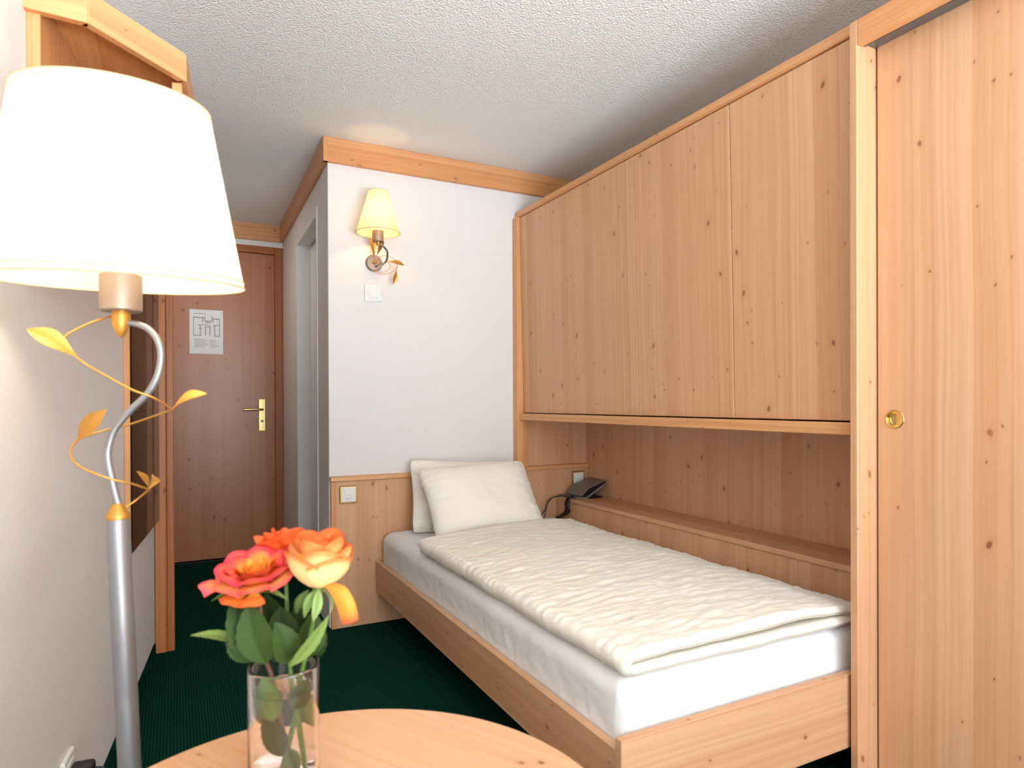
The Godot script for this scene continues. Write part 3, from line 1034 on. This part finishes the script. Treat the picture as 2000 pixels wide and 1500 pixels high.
func lamps() -> void:
	# ---- floor lamp
	var base := Vector3(-0.052, 0, -1.216)
	var f := thing("floor_lamp", "silver floor lamp with a curved stem, golden leaves and a large lit cream shade", "lamp", base)
	var W := func(p: Vector3) -> Vector3: return p - base
	obj("foot", Geo.new().lathe([Vector2(0.0, 0.0), Vector2(0.135, 0.0), Vector2(0.140, 0.004), Vector2(0.138, 0.010), Vector2(0.120, 0.018), Vector2(0.030, 0.026), Vector2(0.018, 0.034)], Vector3.ZERO, 48), M.silver, f)
	obj("pole", Geo.new().tube([vv(0, 0.02, 0), W.call(Vector3(-0.085, 0.938, -1.224))], 0.0168, 28), M.silver, f)
	var lean: Vector3 = (W.call(Vector3(-0.085, 0.938, -1.224)) as Vector3).normalized()
	var lb := Basis(Quaternion(Vector3.UP, lean))
	obj("pole_cap", Geo.new().lathe([Vector2(0.0174, -0.003), Vector2(0.0180, 0.0), Vector2(0.0176, 0.004), Vector2(0.0078, 0.020), Vector2(0.0068, 0.022), Vector2(0.0, 0.0225)], W.call(Vector3(-0.085, 0.938, -1.224)), 28, lb), M.gold, f)
	var st := bez([W.call(Vector3(-0.085, 0.959, -1.224)), W.call(Vector3(-0.092, 0.991, -1.228)), W.call(Vector3(-0.099, 1.030, -1.232)), W.call(Vector3(-0.097, 1.055, -1.231)), W.call(Vector3(-0.088, 1.081, -1.226)), W.call(Vector3(-0.067, 1.109, -1.216)), W.call(Vector3(-0.042, 1.136, -1.203)), W.call(Vector3(-0.027, 1.166, -1.195)), W.call(Vector3(-0.022, 1.196, -1.193)), W.call(Vector3(-0.026, 1.221, -1.195)), W.call(Vector3(-0.040, 1.241, -1.202)), W.call(Vector3(-0.060, 1.250, -1.213)), W.call(Vector3(-0.076, 1.250, -1.221))], 6)
	var rad := []
	for k in st.size():
		rad.append(lerpf(0.0062, 0.0048, float(k) / st.size()))
	obj("curved_stem", Geo.new().tube(st, rad, 16), M.silver, f)
	obj("finial", Geo.new().lathe([Vector2(0.0, -0.022), Vector2(0.005, -0.019), Vector2(0.010, -0.010), Vector2(0.0135, 0.002), Vector2(0.0138, 0.012), Vector2(0.0125, 0.022), Vector2(0.0118, 0.026)], W.call(Vector3(-0.079, 1.249, -1.222)), 28), M.gold, f)
	obj("socket_cup", Geo.new().turned([Vector2(0.0, 0.0), Vector2(0.0285, 0.0), Vector2(0.0305, 0.002), Vector2(0.0305, 0.058), Vector2(0.026, 0.060), Vector2(0.0, 0.060)], W.call(Vector3(-0.079, 1.269, -1.223)), 40), M.nickel, f)
	# vine: wire and leaves winding round the stem
	var vine := [[Vector3(-0.090, 1.263, -1.228), Vector3(-0.115, 1.249, -1.207), Vector3(-0.138, 1.234, -1.196), Vector3(-0.150, 1.223, -1.192), Vector3(-0.148, 1.208, -1.184), Vector3(-0.128, 1.185, -1.174), Vector3(-0.097, 1.164, -1.164), Vector3(-0.061, 1.142, -1.157), Vector3(-0.037, 1.132, -1.155), Vector3(-0.019, 1.121, -1.168), Vector3(-0.007, 1.110, -1.185)],
		[Vector3(-0.007, 1.110, -1.185), Vector3(-0.033, 1.100, -1.232), Vector3(-0.070, 1.086, -1.262), Vector3(-0.108, 1.076, -1.270), Vector3(-0.130, 1.068, -1.259), Vector3(-0.142, 1.061, -1.243), Vector3(-0.147, 1.050, -1.223), Vector3(-0.144, 1.039, -1.199), Vector3(-0.135, 1.028, -1.183), Vector3(-0.117, 1.017, -1.174), Vector3(-0.088, 1.004, -1.170), Vector3(-0.063, 0.995, -1.180), Vector3(-0.040, 0.982, -1.201)],
		[Vector3(-0.040, 0.982, -1.201), Vector3(-0.056, 0.966, -1.221), Vector3(-0.073, 0.954, -1.218)]]
	for q in vine:
		var pts := []
		for p in q:
			pts.append(p - base)
		obj("vine_wire", Geo.new().tube(bez(pts, 5), 0.0017, 8), M.gold, f)
	var cam_up := vv(0.05, 0.35, 0.93)
	for q in [[Vector3(-0.134, 1.191, -1.177), Vector3(-0.195, 1.230, -1.170), 0.031, vv(0.2, 0.6, 0.9)], [Vector3(-0.006, 1.111, -1.184), Vector3(0.045, 1.136, -1.170), 0.030, vv(0.1, 0.9, 0.5)], [Vector3(-0.141, 1.061, -1.242), Vector3(-0.097, 1.112, -1.197), 0.026, vv(-0.3, 0.1, 0.9)], [Vector3(-0.041, 0.983, -1.202), Vector3(-0.056, 1.016, -1.165), 0.012, vv(0.5, 0.3, 0.8)], [Vector3(-0.040, 0.983, -1.201), Vector3(-0.033, 0.999, -1.243), 0.016, vv(0.5, 0.5, 0.6)]]:
		var g := Geo.new()
		gold_leaf(g, q[0] - base, q[1] - base, q[2], q[3])
		obj("metal_leaf", g, M.gold, f)
	# shade: two skins, open above and below
	var sc: Vector3 = W.call(Vector3(-0.080, 1.315, -1.234))
	var tb := Basis(Quaternion(Vector3.UP, (W.call(Vector3(-0.084, 1.599, -1.213)) - sc).normalized()))
	var hh := 0.284
	obj("lamp_shade", Geo.new().lathe([Vector2(0.187, 0.0), Vector2(0.137, hh)], sc, 72, tb), M.shade, f)
	for e in [[0.1874, 0.001], [0.1862, 0.011], [0.1375, hh - 0.001], [0.1392, hh - 0.010]]:
		var ring := []
		for k in 73:
			ring.append(sc + tb * vv(e[0] * cos(TAU * k / 72), e[1], e[0] * sin(TAU * k / 72)))
		obj("shade_piping", Geo.new().tube(ring, 0.0014 if e[1] in [0.001, hh - 0.001] else 0.0011, 6, false), M.piping, f)
	var bc: Vector3 = sc + tb * vv(0, 0.135, 0)
	obj("lamp_bulb", Geo.new().lathe([Vector2(0.0, -0.034), Vector2(0.014, -0.033), Vector2(0.020, -0.02), Vector2(0.030, 0.004), Vector2(0.031, 0.014), Vector2(0.026, 0.028), Vector2(0.014, 0.038), Vector2(0.0, 0.040)], bc, 28, tb), M.bulb, f)
	obj("bulb_holder", Geo.new().turned([Vector2(0.0, -0.11), Vector2(0.017, -0.11), Vector2(0.017, -0.034), Vector2(0.0, -0.034)], bc, 20, tb), M.plastic, f)
	omni("floor_lamp_light", base + bc + vv(0, 0.008, 0), 0.18, Color(1.0, 0.90, 0.76), 0.045)
	# ---- wall lamp
	var at := Vector3(0.900, 1.835, -3.289)
	var s := thing("wall_lamp", "lit wall lamp with a small yellow shade and golden leaves above the switch", "lamp", at)
	obj("wall_plate", Geo.new().turned([Vector2(0.043, 0.0), Vector2(0.043, 0.010), Vector2(0.037, 0.017), Vector2(0.0, 0.018)], Vector3.ZERO, 40, Basis(Vector3.RIGHT, PI / 2.0)), M.nickel, s)
	obj("plate_knob", Geo.new().lathe([Vector2(0.011, 0.017), Vector2(0.011, 0.026), Vector2(0.007, 0.032), Vector2(0.0, 0.033)], vv(0.0, 0.002, 0), 20, Basis(Vector3.RIGHT, PI / 2.0)), M.gold, s)
	var top: Vector3 = vv(0.883, 1.908, -3.145) - at
	obj("arm", Geo.new().tube(bez([vv(0.004, -0.018, 0.012), vv(0.020, -0.020, 0.06), vv(0.036, -0.004, 0.105), vv(0.034, 0.035, 0.130), vv(0.010, 0.060, 0.140), top], 6), 0.0055, 12), M.chrome, s)
	obj("finial", Geo.new().lathe([Vector2(0.0, -0.018), Vector2(0.008, -0.010), Vector2(0.010, 0.0), Vector2(0.009, 0.006)], top, 20), M.gold, s)
	obj("socket_cup", Geo.new().turned([Vector2(0.0, 0.0), Vector2(0.027, 0.0), Vector2(0.028, 0.002), Vector2(0.028, 0.052), Vector2(0.0, 0.054)], top + vv(0, 0.004, 0), 32), M.nickel, s)
	for q in [[vv(0.0, 0.002, 0.03), vv(0.030, 0.030, 0.06), vv(0.085, 0.020, 0.07), vv(0.105, -0.018, 0.06), vv(0.075, -0.050, 0.05), vv(0.020, -0.062, 0.05), vv(-0.020, -0.045, 0.05)], [vv(0.015, -0.012, 0.05), vv(0.05, -0.005, 0.08), vv(0.062, -0.03, 0.085), vv(0.03, -0.055, 0.07), vv(-0.01, -0.05, 0.06)], [vv(0.0, 0.0, 0.03), vv(-0.012, 0.03, 0.05), vv(-0.015, 0.05, 0.06)], [vv(0.105, -0.018, 0.06), vv(0.104, -0.03, 0.062), vv(0.100, -0.040, 0.062)]]:
		obj("vine_wire", Geo.new().tube(bez(q, 5), 0.0013, 6), M.gold, s)
	for q in [[vv(-0.010, 0.018, 0.05), vv(-0.034, 0.112, 0.07), 0.028, vv(0.2, 0.2, 0.9)], [vv(0.0, 0.03, 0.07), vv(0.020, 0.085, 0.13), 0.020, vv(-0.3, 0.3, 0.9)], [vv(0.055, 0.002, 0.07), vv(0.140, -0.012, 0.075), 0.028, vv(0.0, 0.5, 0.85)], [vv(0.100, -0.035, 0.062), vv(0.082, -0.112, 0.065), 0.024, vv(0.3, 0.1, 0.9)]]:
		var g := Geo.new()
		gold_leaf(g, q[0], q[1], q[2], q[3])
		obj("metal_leaf", g, M.gold, s)
	var s0: Vector3 = vv(0.885, 1.955, -3.145) - at
	obj("lamp_shade", Geo.new().lathe([Vector2(0.106, 0.0), Vector2(0.046, 0.205)], s0, 56), M.sconce_shade, s)
	for e in [[0.106, 0.0005], [0.046, 0.2045]]:
		var ring := []
		for k in 57:
			ring.append(s0 + vv(e[0] * cos(TAU * k / 56), e[1], e[0] * sin(TAU * k / 56)))
		obj("shade_piping", Geo.new().tube(ring, 0.0016, 6, false), M.piping, s)
	var b2 := s0 + vv(0, 0.085, 0)
	obj("lamp_bulb", Geo.new().lathe([Vector2(0.0, -0.034), Vector2(0.012, -0.030), Vector2(0.017, -0.01), Vector2(0.016, 0.010), Vector2(0.009, 0.028), Vector2(0.0, 0.036)], b2, 24), M.bulb, s)
	obj("bulb_holder", Geo.new().turned([Vector2(0.0, -0.08), Vector2(0.013, -0.08), Vector2(0.013, -0.034), Vector2(0.0, -0.034)], b2, 18), M.plastic, s)
	omni("wall_lamp_light", at + b2, 0.045, Color(1.0, 0.80, 0.50), 0.015)

func added_hall_lamp() -> void:  # unseen lamp, added to brighten the corridor
	var at := Vector3(0.00, 2.434, -4.30)
	var h := thing("added_ceiling_lamp", "added unseen round opal ceiling lamp brightening the corridor before the entrance door", "lamp", at)
	obj("lamp_base", Geo.new().turned([Vector2(0.0, -0.018), Vector2(0.128, -0.018), Vector2(0.130, 0.0)], Vector3.ZERO, 40), M.white, h)
	obj("lamp_glass", Geo.new().lathe([Vector2(0.0, -0.085), Vector2(0.05, -0.080), Vector2(0.09, -0.064), Vector2(0.115, -0.040), Vector2(0.122, -0.018)], Vector3.ZERO, 40), M.opal, h)
	var hl := AreaLight3D.new()
	hl.name = "corridor_fill_light"
	hl.area_size = Vector2(0.20, 0.20)
	hl.light_energy = 0.40
	hl.light_color = Color(1.0, 0.96, 0.90)
	hl.shadow_enabled = true
	hl.area_range = 8.0
	hl.position = at + vv(0, -0.090, 0)
	hl.rotation_degrees = Vector3(-90, 0, 0)
	add_child(hl)

func small_things() -> void:
	added_hall_lamp()
	# light switch under the wall lamp
	var sw := thing("light_switch", "square white light switch under the wall lamp", "switch", vv(0.897, 1.682, -3.289))
	obj("cover_plate", Geo.new().box(vv(-0.046, -0.043, 0), vv(0.046, 0.043, 0.008), 0.003), M.plastic, sw)
	obj("inner_frame", Geo.new().box(vv(-0.030, -0.030, 0.008), vv(0.030, 0.030, 0.0100), 0.001), M.plastic, sw)
	obj("rocker", Geo.new().box(vv(-0.022, -0.022, 0.0100), vv(0.022, 0.022, 0.0135), 0.0015), M.plastic, sw)
	socket("power_socket", "brass framed switch and socket on the left end of the wainscot", vv(0.760, 0.664, -3.269), 0.044)
	socket("power_socket", "brass framed wall socket behind the telephone in the niche", vv(2.122, 0.668, -3.269), 0.044)
	# telephone on the shelf: a slim sloping body with the handset lying on it
	var ph := thing("telephone", "slim silver and black telephone on the shelf at the bed's head", "telephone", vv(2.07, 0.5775, -3.13))
	var body := [Vector2(-0.100, 0.004), Vector2(-0.100, 0.012), Vector2(-0.030, 0.010), Vector2(0.098, 0.082), Vector2(0.102, 0.074), Vector2(-0.024, 0.0)]
	var hand := [Vector2(-0.060, 0.016), Vector2(-0.054, 0.022), Vector2(-0.012, 0.062), Vector2(0.106, 0.098), Vector2(0.112, 0.088), Vector2(0.098, 0.086), Vector2(0.0, 0.034), Vector2(-0.030, 0.016)]
	var inner := [Vector2(-0.050, 0.018), Vector2(-0.010, 0.056), Vector2(0.104, 0.093), Vector2(0.100, 0.084), Vector2(-0.028, 0.013)]
	obj("body", profile(body, -0.10, 0.075), M.silver, ph)
	obj("handset", profile(hand, -0.10, 0.070), M.phone_grey, ph)
	obj("key_field", profile(inner, -0.097, 0.0715), M.black, ph)
	obj("stand", profile([Vector2(-0.085, 0.0), Vector2(-0.085, 0.004), Vector2(-0.02, 0.004), Vector2(0.03, 0.04), Vector2(0.05, 0.05), Vector2(0.02, 0.008), Vector2(0.085, 0.006), Vector2(0.085, 0.0)], -0.09, 0.07), M.black, ph)
	# its leads, hanging over the shelf edge to the bed
	for q in [[[vv(1.975, 0.588, -3.10), vv(1.962, 0.583, -3.115), vv(1.952, 0.55, -3.13), vv(1.952, 0.50, -3.135), vv(1.956, 0.44, -3.262)], 0.0075, "thick black telephone lead hanging over the shelf edge"], [[vv(1.982, 0.590, -3.09), vv(1.958, 0.590, -3.09), vv(1.944, 0.55, -3.09), vv(1.946, 0.50, -3.10), vv(1.952, 0.44, -3.262)], 0.0065, "second black telephone lead, in front of the thick one"], [[vv(1.972, 0.589, -3.14), vv(1.930, 0.586, -3.17), vv(1.890, 0.575, -3.19), vv(1.866, 0.545, -3.20), vv(1.850, 0.50, -3.20), vv(1.80, 0.42, -3.258)], 0.0028, "thin dark wire reaching from the telephone behind the pillow"], [[vv(1.972, 0.590, -3.15), vv(1.915, 0.586, -3.18), vv(1.880, 0.560, -3.19), vv(1.868, 0.52, -3.20), vv(1.876, 0.42, -3.258)], 0.0024, "thin dark wire dropping straight down beside the telephone"]]:
		var cb := obj("telephone_lead", Geo.new().tube(bez(q[0], 6), q[1], 10), M.black)
		tag(cb, q[2], "cable", "leads of the telephone")
	# outlet, plug and cord of the floor lamp, low on the left wall
	var lx := left_xf()
	var ou := thing("wall_outlet", "white wall outlet low on the left wall behind the floor lamp", "outlet", lx * vv(0, 0.255, -1.845))
	var bs := Transform3D(lx.basis, Vector3.ZERO)
	obj("cover_plate", Geo.new().box(vv(0, -0.043, -0.045), vv(0.012, 0.043, 0.045), 0.004, 1, bs), M.plastic, ou)
	obj("insert", Geo.new().box(vv(0.012, -0.026, -0.026), vv(0.0145, 0.026, 0.026), 0.001, 1, bs), M.plastic, ou)
	var pg := thing("lamp_plug", "black plug of the floor lamp, pushed into the wall outlet", "plug", lx * vv(0.0145, 0.255, -1.845))
	obj("plug_body", Geo.new().box(vv(0, -0.017, -0.018), vv(0.047, 0.017, 0.014), 0.005, 0, bs), M.dark_plug, pg)
	var far: Vector3 = vv(-0.06, 0.012, -1.30) - pg.position
	obj("cord", Geo.new().tube(bez([bs * vv(0.045, 0, 0), bs * vv(0.068, -0.004, 0.005), bs * vv(0.085, -0.04, 0.02), vv(0.075, -0.14, 0.06), vv(0.08, -0.238, 0.12), vv(0.10, -0.247, 0.25), far], 6), 0.0032, 8), M.dark_plug, pg)

func profile(pts: Array, z0: float, z1: float) -> Geo:
	# a flat outline in x and y, pulled along z
	var g := Geo.new()
	var poly := PackedVector2Array()
	for p in pts:
		poly.append(Vector2(p.x, p.y))
	g.prism(poly, -z1, -z0)
	for k in g.v.size():
		g.v[k] = Vector3(g.v[k].x, g.v[k].z, -g.v[k].y)
		g.n[k] = Vector3(g.n[k].x, g.n[k].z, -g.n[k].y)
	return g

func socket(called: String, label: String, at: Vector3, r: float) -> void:
	var s := thing(called, label, "socket", at, "brass framed sockets")
	obj("brass_frame", Geo.new().box(vv(-r, -r, 0), vv(r, r, 0.010), 0.004), M.brass, s)
	obj("insert", Geo.new().box(vv(-r * 0.80, -r * 0.80, 0.010), vv(r * 0.80, r * 0.80, 0.0125), 0.0015), M.plastic, s)
	obj("rocker", Geo.new().box(vv(-r * 0.46, -r * 0.02, 0.0125), vv(r * 0.46, r * 0.58, 0.0155), 0.0015), M.plastic, s)
	for q in [vv(-0.011, -0.017, 0), vv(0.011, -0.017, 0), vv(0.0, -0.023, 0)]:
		obj("socket_hole", Geo.new().turned([Vector2(0.0022, 0.0), Vector2(0.0022, 0.0006), Vector2(0.0, 0.0006)], q + vv(0, 0, 0.0125), 10, Basis(Vector3.RIGHT, PI / 2.0)), M.black, s)

func table_and_flowers() -> void:
	var t := thing("round_table", "round pale spruce table carrying the vase of roses", "table", vv(0.139, 0, -0.694))
	var g := Geo.new()
	var topc := []
	var uvs := []
	for k in 128:
		var a := TAU * k / 128
		topc.append(vv(0.3288 * cos(a), 0.645, 0.3288 * sin(a)))
		var q := Vector2(cos(a), sin(a)).rotated(0.50) * 0.3288
		uvs.append(Vector2(q.x + 0.9, q.y + 1.2))
	g.flat(topc, Vector3.UP, uvs)
	g.lathe([Vector2(0.3288, 0.645), Vector2(0.3308, 0.643), Vector2(0.3308, 0.622), Vector2(0.3288, 0.620), Vector2(0.0, 0.620)], Vector3.ZERO, 128)
	obj("table_top", g, M.table, t)
	obj("column", Geo.new().turned([Vector2(0.035, 0.03), Vector2(0.035, 0.60), Vector2(0.09, 0.62)], Vector3.ZERO, 32), M.lam, t)
	obj("foot", Geo.new().turned([Vector2(0.0, 0.0), Vector2(0.20, 0.0), Vector2(0.20, 0.02), Vector2(0.19, 0.03), Vector2(0.0, 0.032)], Vector3.ZERO, 64), M.lam, t)
	# vase of thick clear glass, with water
	var vc := vv(0.1172, 0.6455, -0.850)
	var vs := thing("glass_vase", "clear thick glass cylinder vase of roses on the round table", "vase", vc)
	obj("glass", Geo.new().lathe([Vector2(0.0, 0.0), Vector2(0.039, 0.0), Vector2(0.0415, 0.0025), Vector2(0.0425, 0.006), Vector2(0.0425, 0.148), Vector2(0.0418, 0.1505), Vector2(0.0400, 0.1512), Vector2(0.0380, 0.1505), Vector2(0.0372, 0.148), Vector2(0.0372, 0.018), Vector2(0.0345, 0.0135), Vector2(0.0, 0.0125)], Vector3.ZERO, 80), M.glass, vs)
	obj("water", Geo.new().lathe([Vector2(0.0, 0.0130), Vector2(0.0342, 0.0140), Vector2(0.0368, 0.0182), Vector2(0.0368, 0.1225), Vector2(0.0360, 0.1215), Vector2(0.0, 0.1213)], Vector3.ZERO, 80), M.water, vs)
	# roses
	var red := [[Color(0.93, 0.42, 0.03), Color(0.92, 0.46, 0.05), Color(0.90, 0.30, 0.04)], [Color(0.92, 0.44, 0.04), Color(0.92, 0.45, 0.05), Color(0.88, 0.26, 0.04)], [Color(0.92, 0.42, 0.04), Color(0.92, 0.36, 0.04), Color(0.86, 0.14, 0.04)], [Color(0.93, 0.45, 0.05), Color(0.86, 0.13, 0.02), Color(0.66, 0.02, 0.04)], [Color(0.94, 0.52, 0.08), Color(0.82, 0.10, 0.02), Color(0.62, 0.015, 0.04)], [Color(0.94, 0.62, 0.16), Color(0.93, 0.50, 0.10), Color(0.84, 0.10, 0.08)]]
	var peach := [[Color(0.93, 0.50, 0.16), Color(0.90, 0.30, 0.08), Color(0.88, 0.20, 0.05)], [Color(0.94, 0.60, 0.24), Color(0.92, 0.38, 0.11), Color(0.88, 0.18, 0.04)], [Color(0.95, 0.66, 0.30), Color(0.93, 0.48, 0.17), Color(0.88, 0.17, 0.03)], [Color(0.95, 0.68, 0.32), Color(0.95, 0.60, 0.25), Color(0.88, 0.18, 0.03)]]
	var orange := [[Color(0.93, 0.36, 0.05), Color(0.91, 0.20, 0.035), Color(0.87, 0.13, 0.03)]]
	var open := [[4, 0.006, 0.030, 1.0, 0.0], [5, 0.012, 0.033, 0.80, 0.001], [5, 0.020, 0.036, 0.70, 0.003], [6, 0.028, 0.040, 0.62, 0.006], [7, 0.037, 0.040, 0.52, 0.010], [6, 0.041, 0.028, 0.60, 0.010]]
	var bud := [[3, 0.010, 0.062, 1.3, 0.0, 0.6], [4, 0.019, 0.066, 1.0, 0.002, 0.7], [4, 0.028, 0.068, 0.95, 0.003, 0.8], [5, 0.036, 0.064, 0.80, 0.004, 0.85], [4, 0.039, 0.056, 0.90, 0.007, 0.8]]
	var mid := [[3, 0.010, 0.058, 1.2, 0.0, 0.4], [4, 0.018, 0.060, 1.0, 0.003, 0.4], [5, 0.028, 0.058, 0.8, 0.005, 0.3], [5, 0.036, 0.052, 0.75, 0.008, 0.2]]
	var b1 := Basis(Quaternion(Vector3.UP, vv(-0.16, 0.95, 0.26).normalized()))
	var b2 := Basis(Quaternion(Vector3.UP, vv(0.02, 0.99, 0.13).normalized()))
	var b3 := Basis(Quaternion(Vector3.UP, vv(0.05, 0.97, -0.1).normalized()))
	var r1 := rose("rose", "fully open red and yellow rose in the glass vase", Vector3(0.090, 0.891, -0.876), b1, open, red, [Vector3(0.090, 0.889, -0.875), Vector3(0.093, 0.850, -0.868), Vector3(0.095, 0.810, -0.861), Vector3(0.112, 0.749, -0.852), Vector3(0.120, 0.666, -0.848)], M.stem_brown)
	var r2 := rose("rose", "peach orange rose with one drooping petal, in the glass vase", Vector3(0.157, 0.890, -0.835), b2, bud, peach, [Vector3(0.157, 0.888, -0.835), Vector3(0.151, 0.849, -0.838), Vector3(0.140, 0.800, -0.838), Vector3(0.127, 0.736, -0.845), Vector3(0.113, 0.660, -0.851)], M.stem)
	var r3 := rose("rose", "orange rose half hidden behind the two other roses", Vector3(0.130, 0.892, -0.922), b3, mid, orange, [Vector3(0.130, 0.889, -0.922), Vector3(0.129, 0.828, -0.900), Vector3(0.125, 0.796, -0.857), Vector3(0.129, 0.730, -0.843), Vector3(0.135, 0.672, -0.829)], M.stem)
	for q in [[PI, 0.058, 0.024, 0.30, 0.007, Color(0.90, 0.22, 0.05), Color(0.80, 0.06, 0.08)], [2.55, 0.046, 0.006, 0.36, 0.004, Color(0.90, 0.24, 0.03), Color(0.88, 0.16, 0.03)], [1.9, 0.040, 0.001, 0.40, 0.004, Color(0.90, 0.24, 0.03), Color(0.88, 0.14, 0.03)]]:
		var sp := Geo.new()
		petal(sp, Vector3.ZERO, b1, q[0], 0.006, q[1], q[2], q[3], q[4], Color(0.93, 0.50, 0.08), q[5], q[6])
		obj("petal", sp, M.petal, r1)
	# the drooping petal
	var dp := Geo.new()
	var pp := [Vector3(0.161, 0.898, -0.816), Vector3(0.171, 0.896, -0.794), Vector3(0.179, 0.879, -0.784), Vector3(0.185, 0.857, -0.787)]
	var wds := [0.005, 0.010, 0.0110, 0.0105]
	var pth := bez(pp, 4)
	var GP := PackedVector3Array()
	var GC := PackedColorArray()
	for i in 7:
		var u := -1.0 + i / 3.0
		for j in pth.size():
			var f := float(j) / (pth.size() - 1)
			var wdt := lerpf(wds[int(min(f * 3.0, 2.0))], wds[int(min(f * 3.0, 2.0)) + 1], fmod(min(f * 3.0, 2.999), 1.0))
			GP.append(pth[j] - r2.position + vv(0.86, 0.30, 0.40) * u * wdt + vv(0, 0, 0.006) * (1.0 - u * u))
			GC.append(Color(0.90, 0.28, 0.03).lerp(Color(0.86, 0.11, 0.04), smoothstep(0.75, 1.0, f)))
	dp.grid(GP, 7, pth.size(), false, false, GC)
	obj("drooping_petal", dp, M.petal, r2)
	# foliage: each leaf belongs to a rose
	var dg := Color(0.018, 0.038, 0.007)
	var mg := Color(0.036, 0.066, 0.012)
	var pg := Color(0.17, 0.25, 0.065)
	var fw := vv(-0.10, 0.15, 0.95)
	var lv := [[r1, Vector3(0.092, 0.803, -0.851), Vector3(0.059, 0.881, -0.869), 0.046, fw, 0.008, dg, mg], [r1, Vector3(0.095, 0.804, -0.839), Vector3(0.076, 0.879, -0.849), 0.044, vv(-0.4, 0.1, 0.9), 0.006, mg, mg],
		[r1, Vector3(0.074, 0.818, -0.872), Vector3(0.014, 0.836, -0.892), 0.019, vv(0, 0.9, 0.3), 0.006, pg, pg], [r1, Vector3(0.089, 0.880, -0.875), Vector3(0.037, 0.879, -0.880), 0.008, vv(0, 0.9, 0.4), 0.010, pg, pg], [r1, Vector3(0.091, 0.882, -0.869), Vector3(0.119, 0.880, -0.838), 0.009, vv(0, 0.9, 0.4), 0.006, pg, pg],
		[r3, Vector3(0.120, 0.788, -0.871), Vector3(0.118, 0.858, -0.883), 0.048, fw, 0.008, dg, mg], [r3, Vector3(0.116, 0.780, -0.907), Vector3(0.105, 0.866, -0.924), 0.050, fw, 0.008, dg, dg], [r3, Vector3(0.120, 0.801, -0.837), Vector3(0.105, 0.855, -0.833), 0.036, vv(0.3, 0.2, 0.9), 0.006, mg, mg],
		[r2, Vector3(0.138, 0.791, -0.862), Vector3(0.156, 0.853, -0.864), 0.042, vv(0.3, 0.1, 0.9), 0.007, dg, mg], [r2, Vector3(0.120, 0.803, -0.820), Vector3(0.161, 0.865, -0.794), 0.019, vv(0.5, 0.6, 0.6), 0.004, pg, pg],
		[r2, Vector3(0.153, 0.892, -0.820), Vector3(0.136, 0.860, -0.818), 0.012, vv(-0.5, 0.4, 0.8), 0.006, pg, pg], [r2, Vector3(0.153, 0.893, -0.815), Vector3(0.145, 0.857, -0.807), 0.012, vv(0.1, 0.4, 0.9), 0.006, pg, Color(0.30, 0.42, 0.16)], [r2, Vector3(0.157, 0.892, -0.818), Vector3(0.165, 0.864, -0.803), 0.012, vv(0.6, 0.4, 0.6), 0.008, Color(0.36, 0.44, 0.24), pg],
		[r2, Vector3(0.147, 0.885, -0.846), Vector3(0.132, 0.854, -0.854), 0.013, vv(-0.5, 0.4, 0.8), 0.006, pg, mg],
		[r1, Vector3(0.107, 0.735, -0.843), Vector3(0.092, 0.785, -0.851), 0.030, fw, 0.003, pg, mg], [r1, Vector3(0.113, 0.691, -0.840), Vector3(0.099, 0.744, -0.848), 0.024, fw, 0.003, mg, mg], [r2, Vector3(0.124, 0.747, -0.835), Vector3(0.141, 0.782, -0.826), 0.024, fw, 0.003, mg, dg], [r2, Vector3(0.138, 0.753, -0.862), Vector3(0.146, 0.707, -0.857), 0.020, fw, 0.003, pg, mg], [r3, Vector3(0.119, 0.700, -0.837), Vector3(0.128, 0.671, -0.821), 0.016, fw, 0.003, mg, pg]]
	lv += [[r1, Vector3(0.091, 0.788, -0.908), Vector3(0.073, 0.848, -0.929), 0.042, fw, 0.006, dg, dg], [r2, Vector3(0.149, 0.780, -0.889), Vector3(0.173, 0.828, -0.888), 0.034, fw, 0.006, dg, dg], [r3, Vector3(0.135, 0.784, -0.885), Vector3(0.143, 0.858, -0.893), 0.036, fw, 0.006, dg, dg], [r1, Vector3(0.085, 0.804, -0.855), Vector3(0.055, 0.851, -0.860), 0.034, vv(-0.5, 0.5, 0.7), 0.006, dg, mg]]
	for q in lv:
		var lg := Geo.new()
		leaf(lg, q[1] - q[0].position, q[2] - q[0].position, q[3], q[4], q[5], q[6], q[7])
		obj("leaf", lg, M.leaf, q[0])
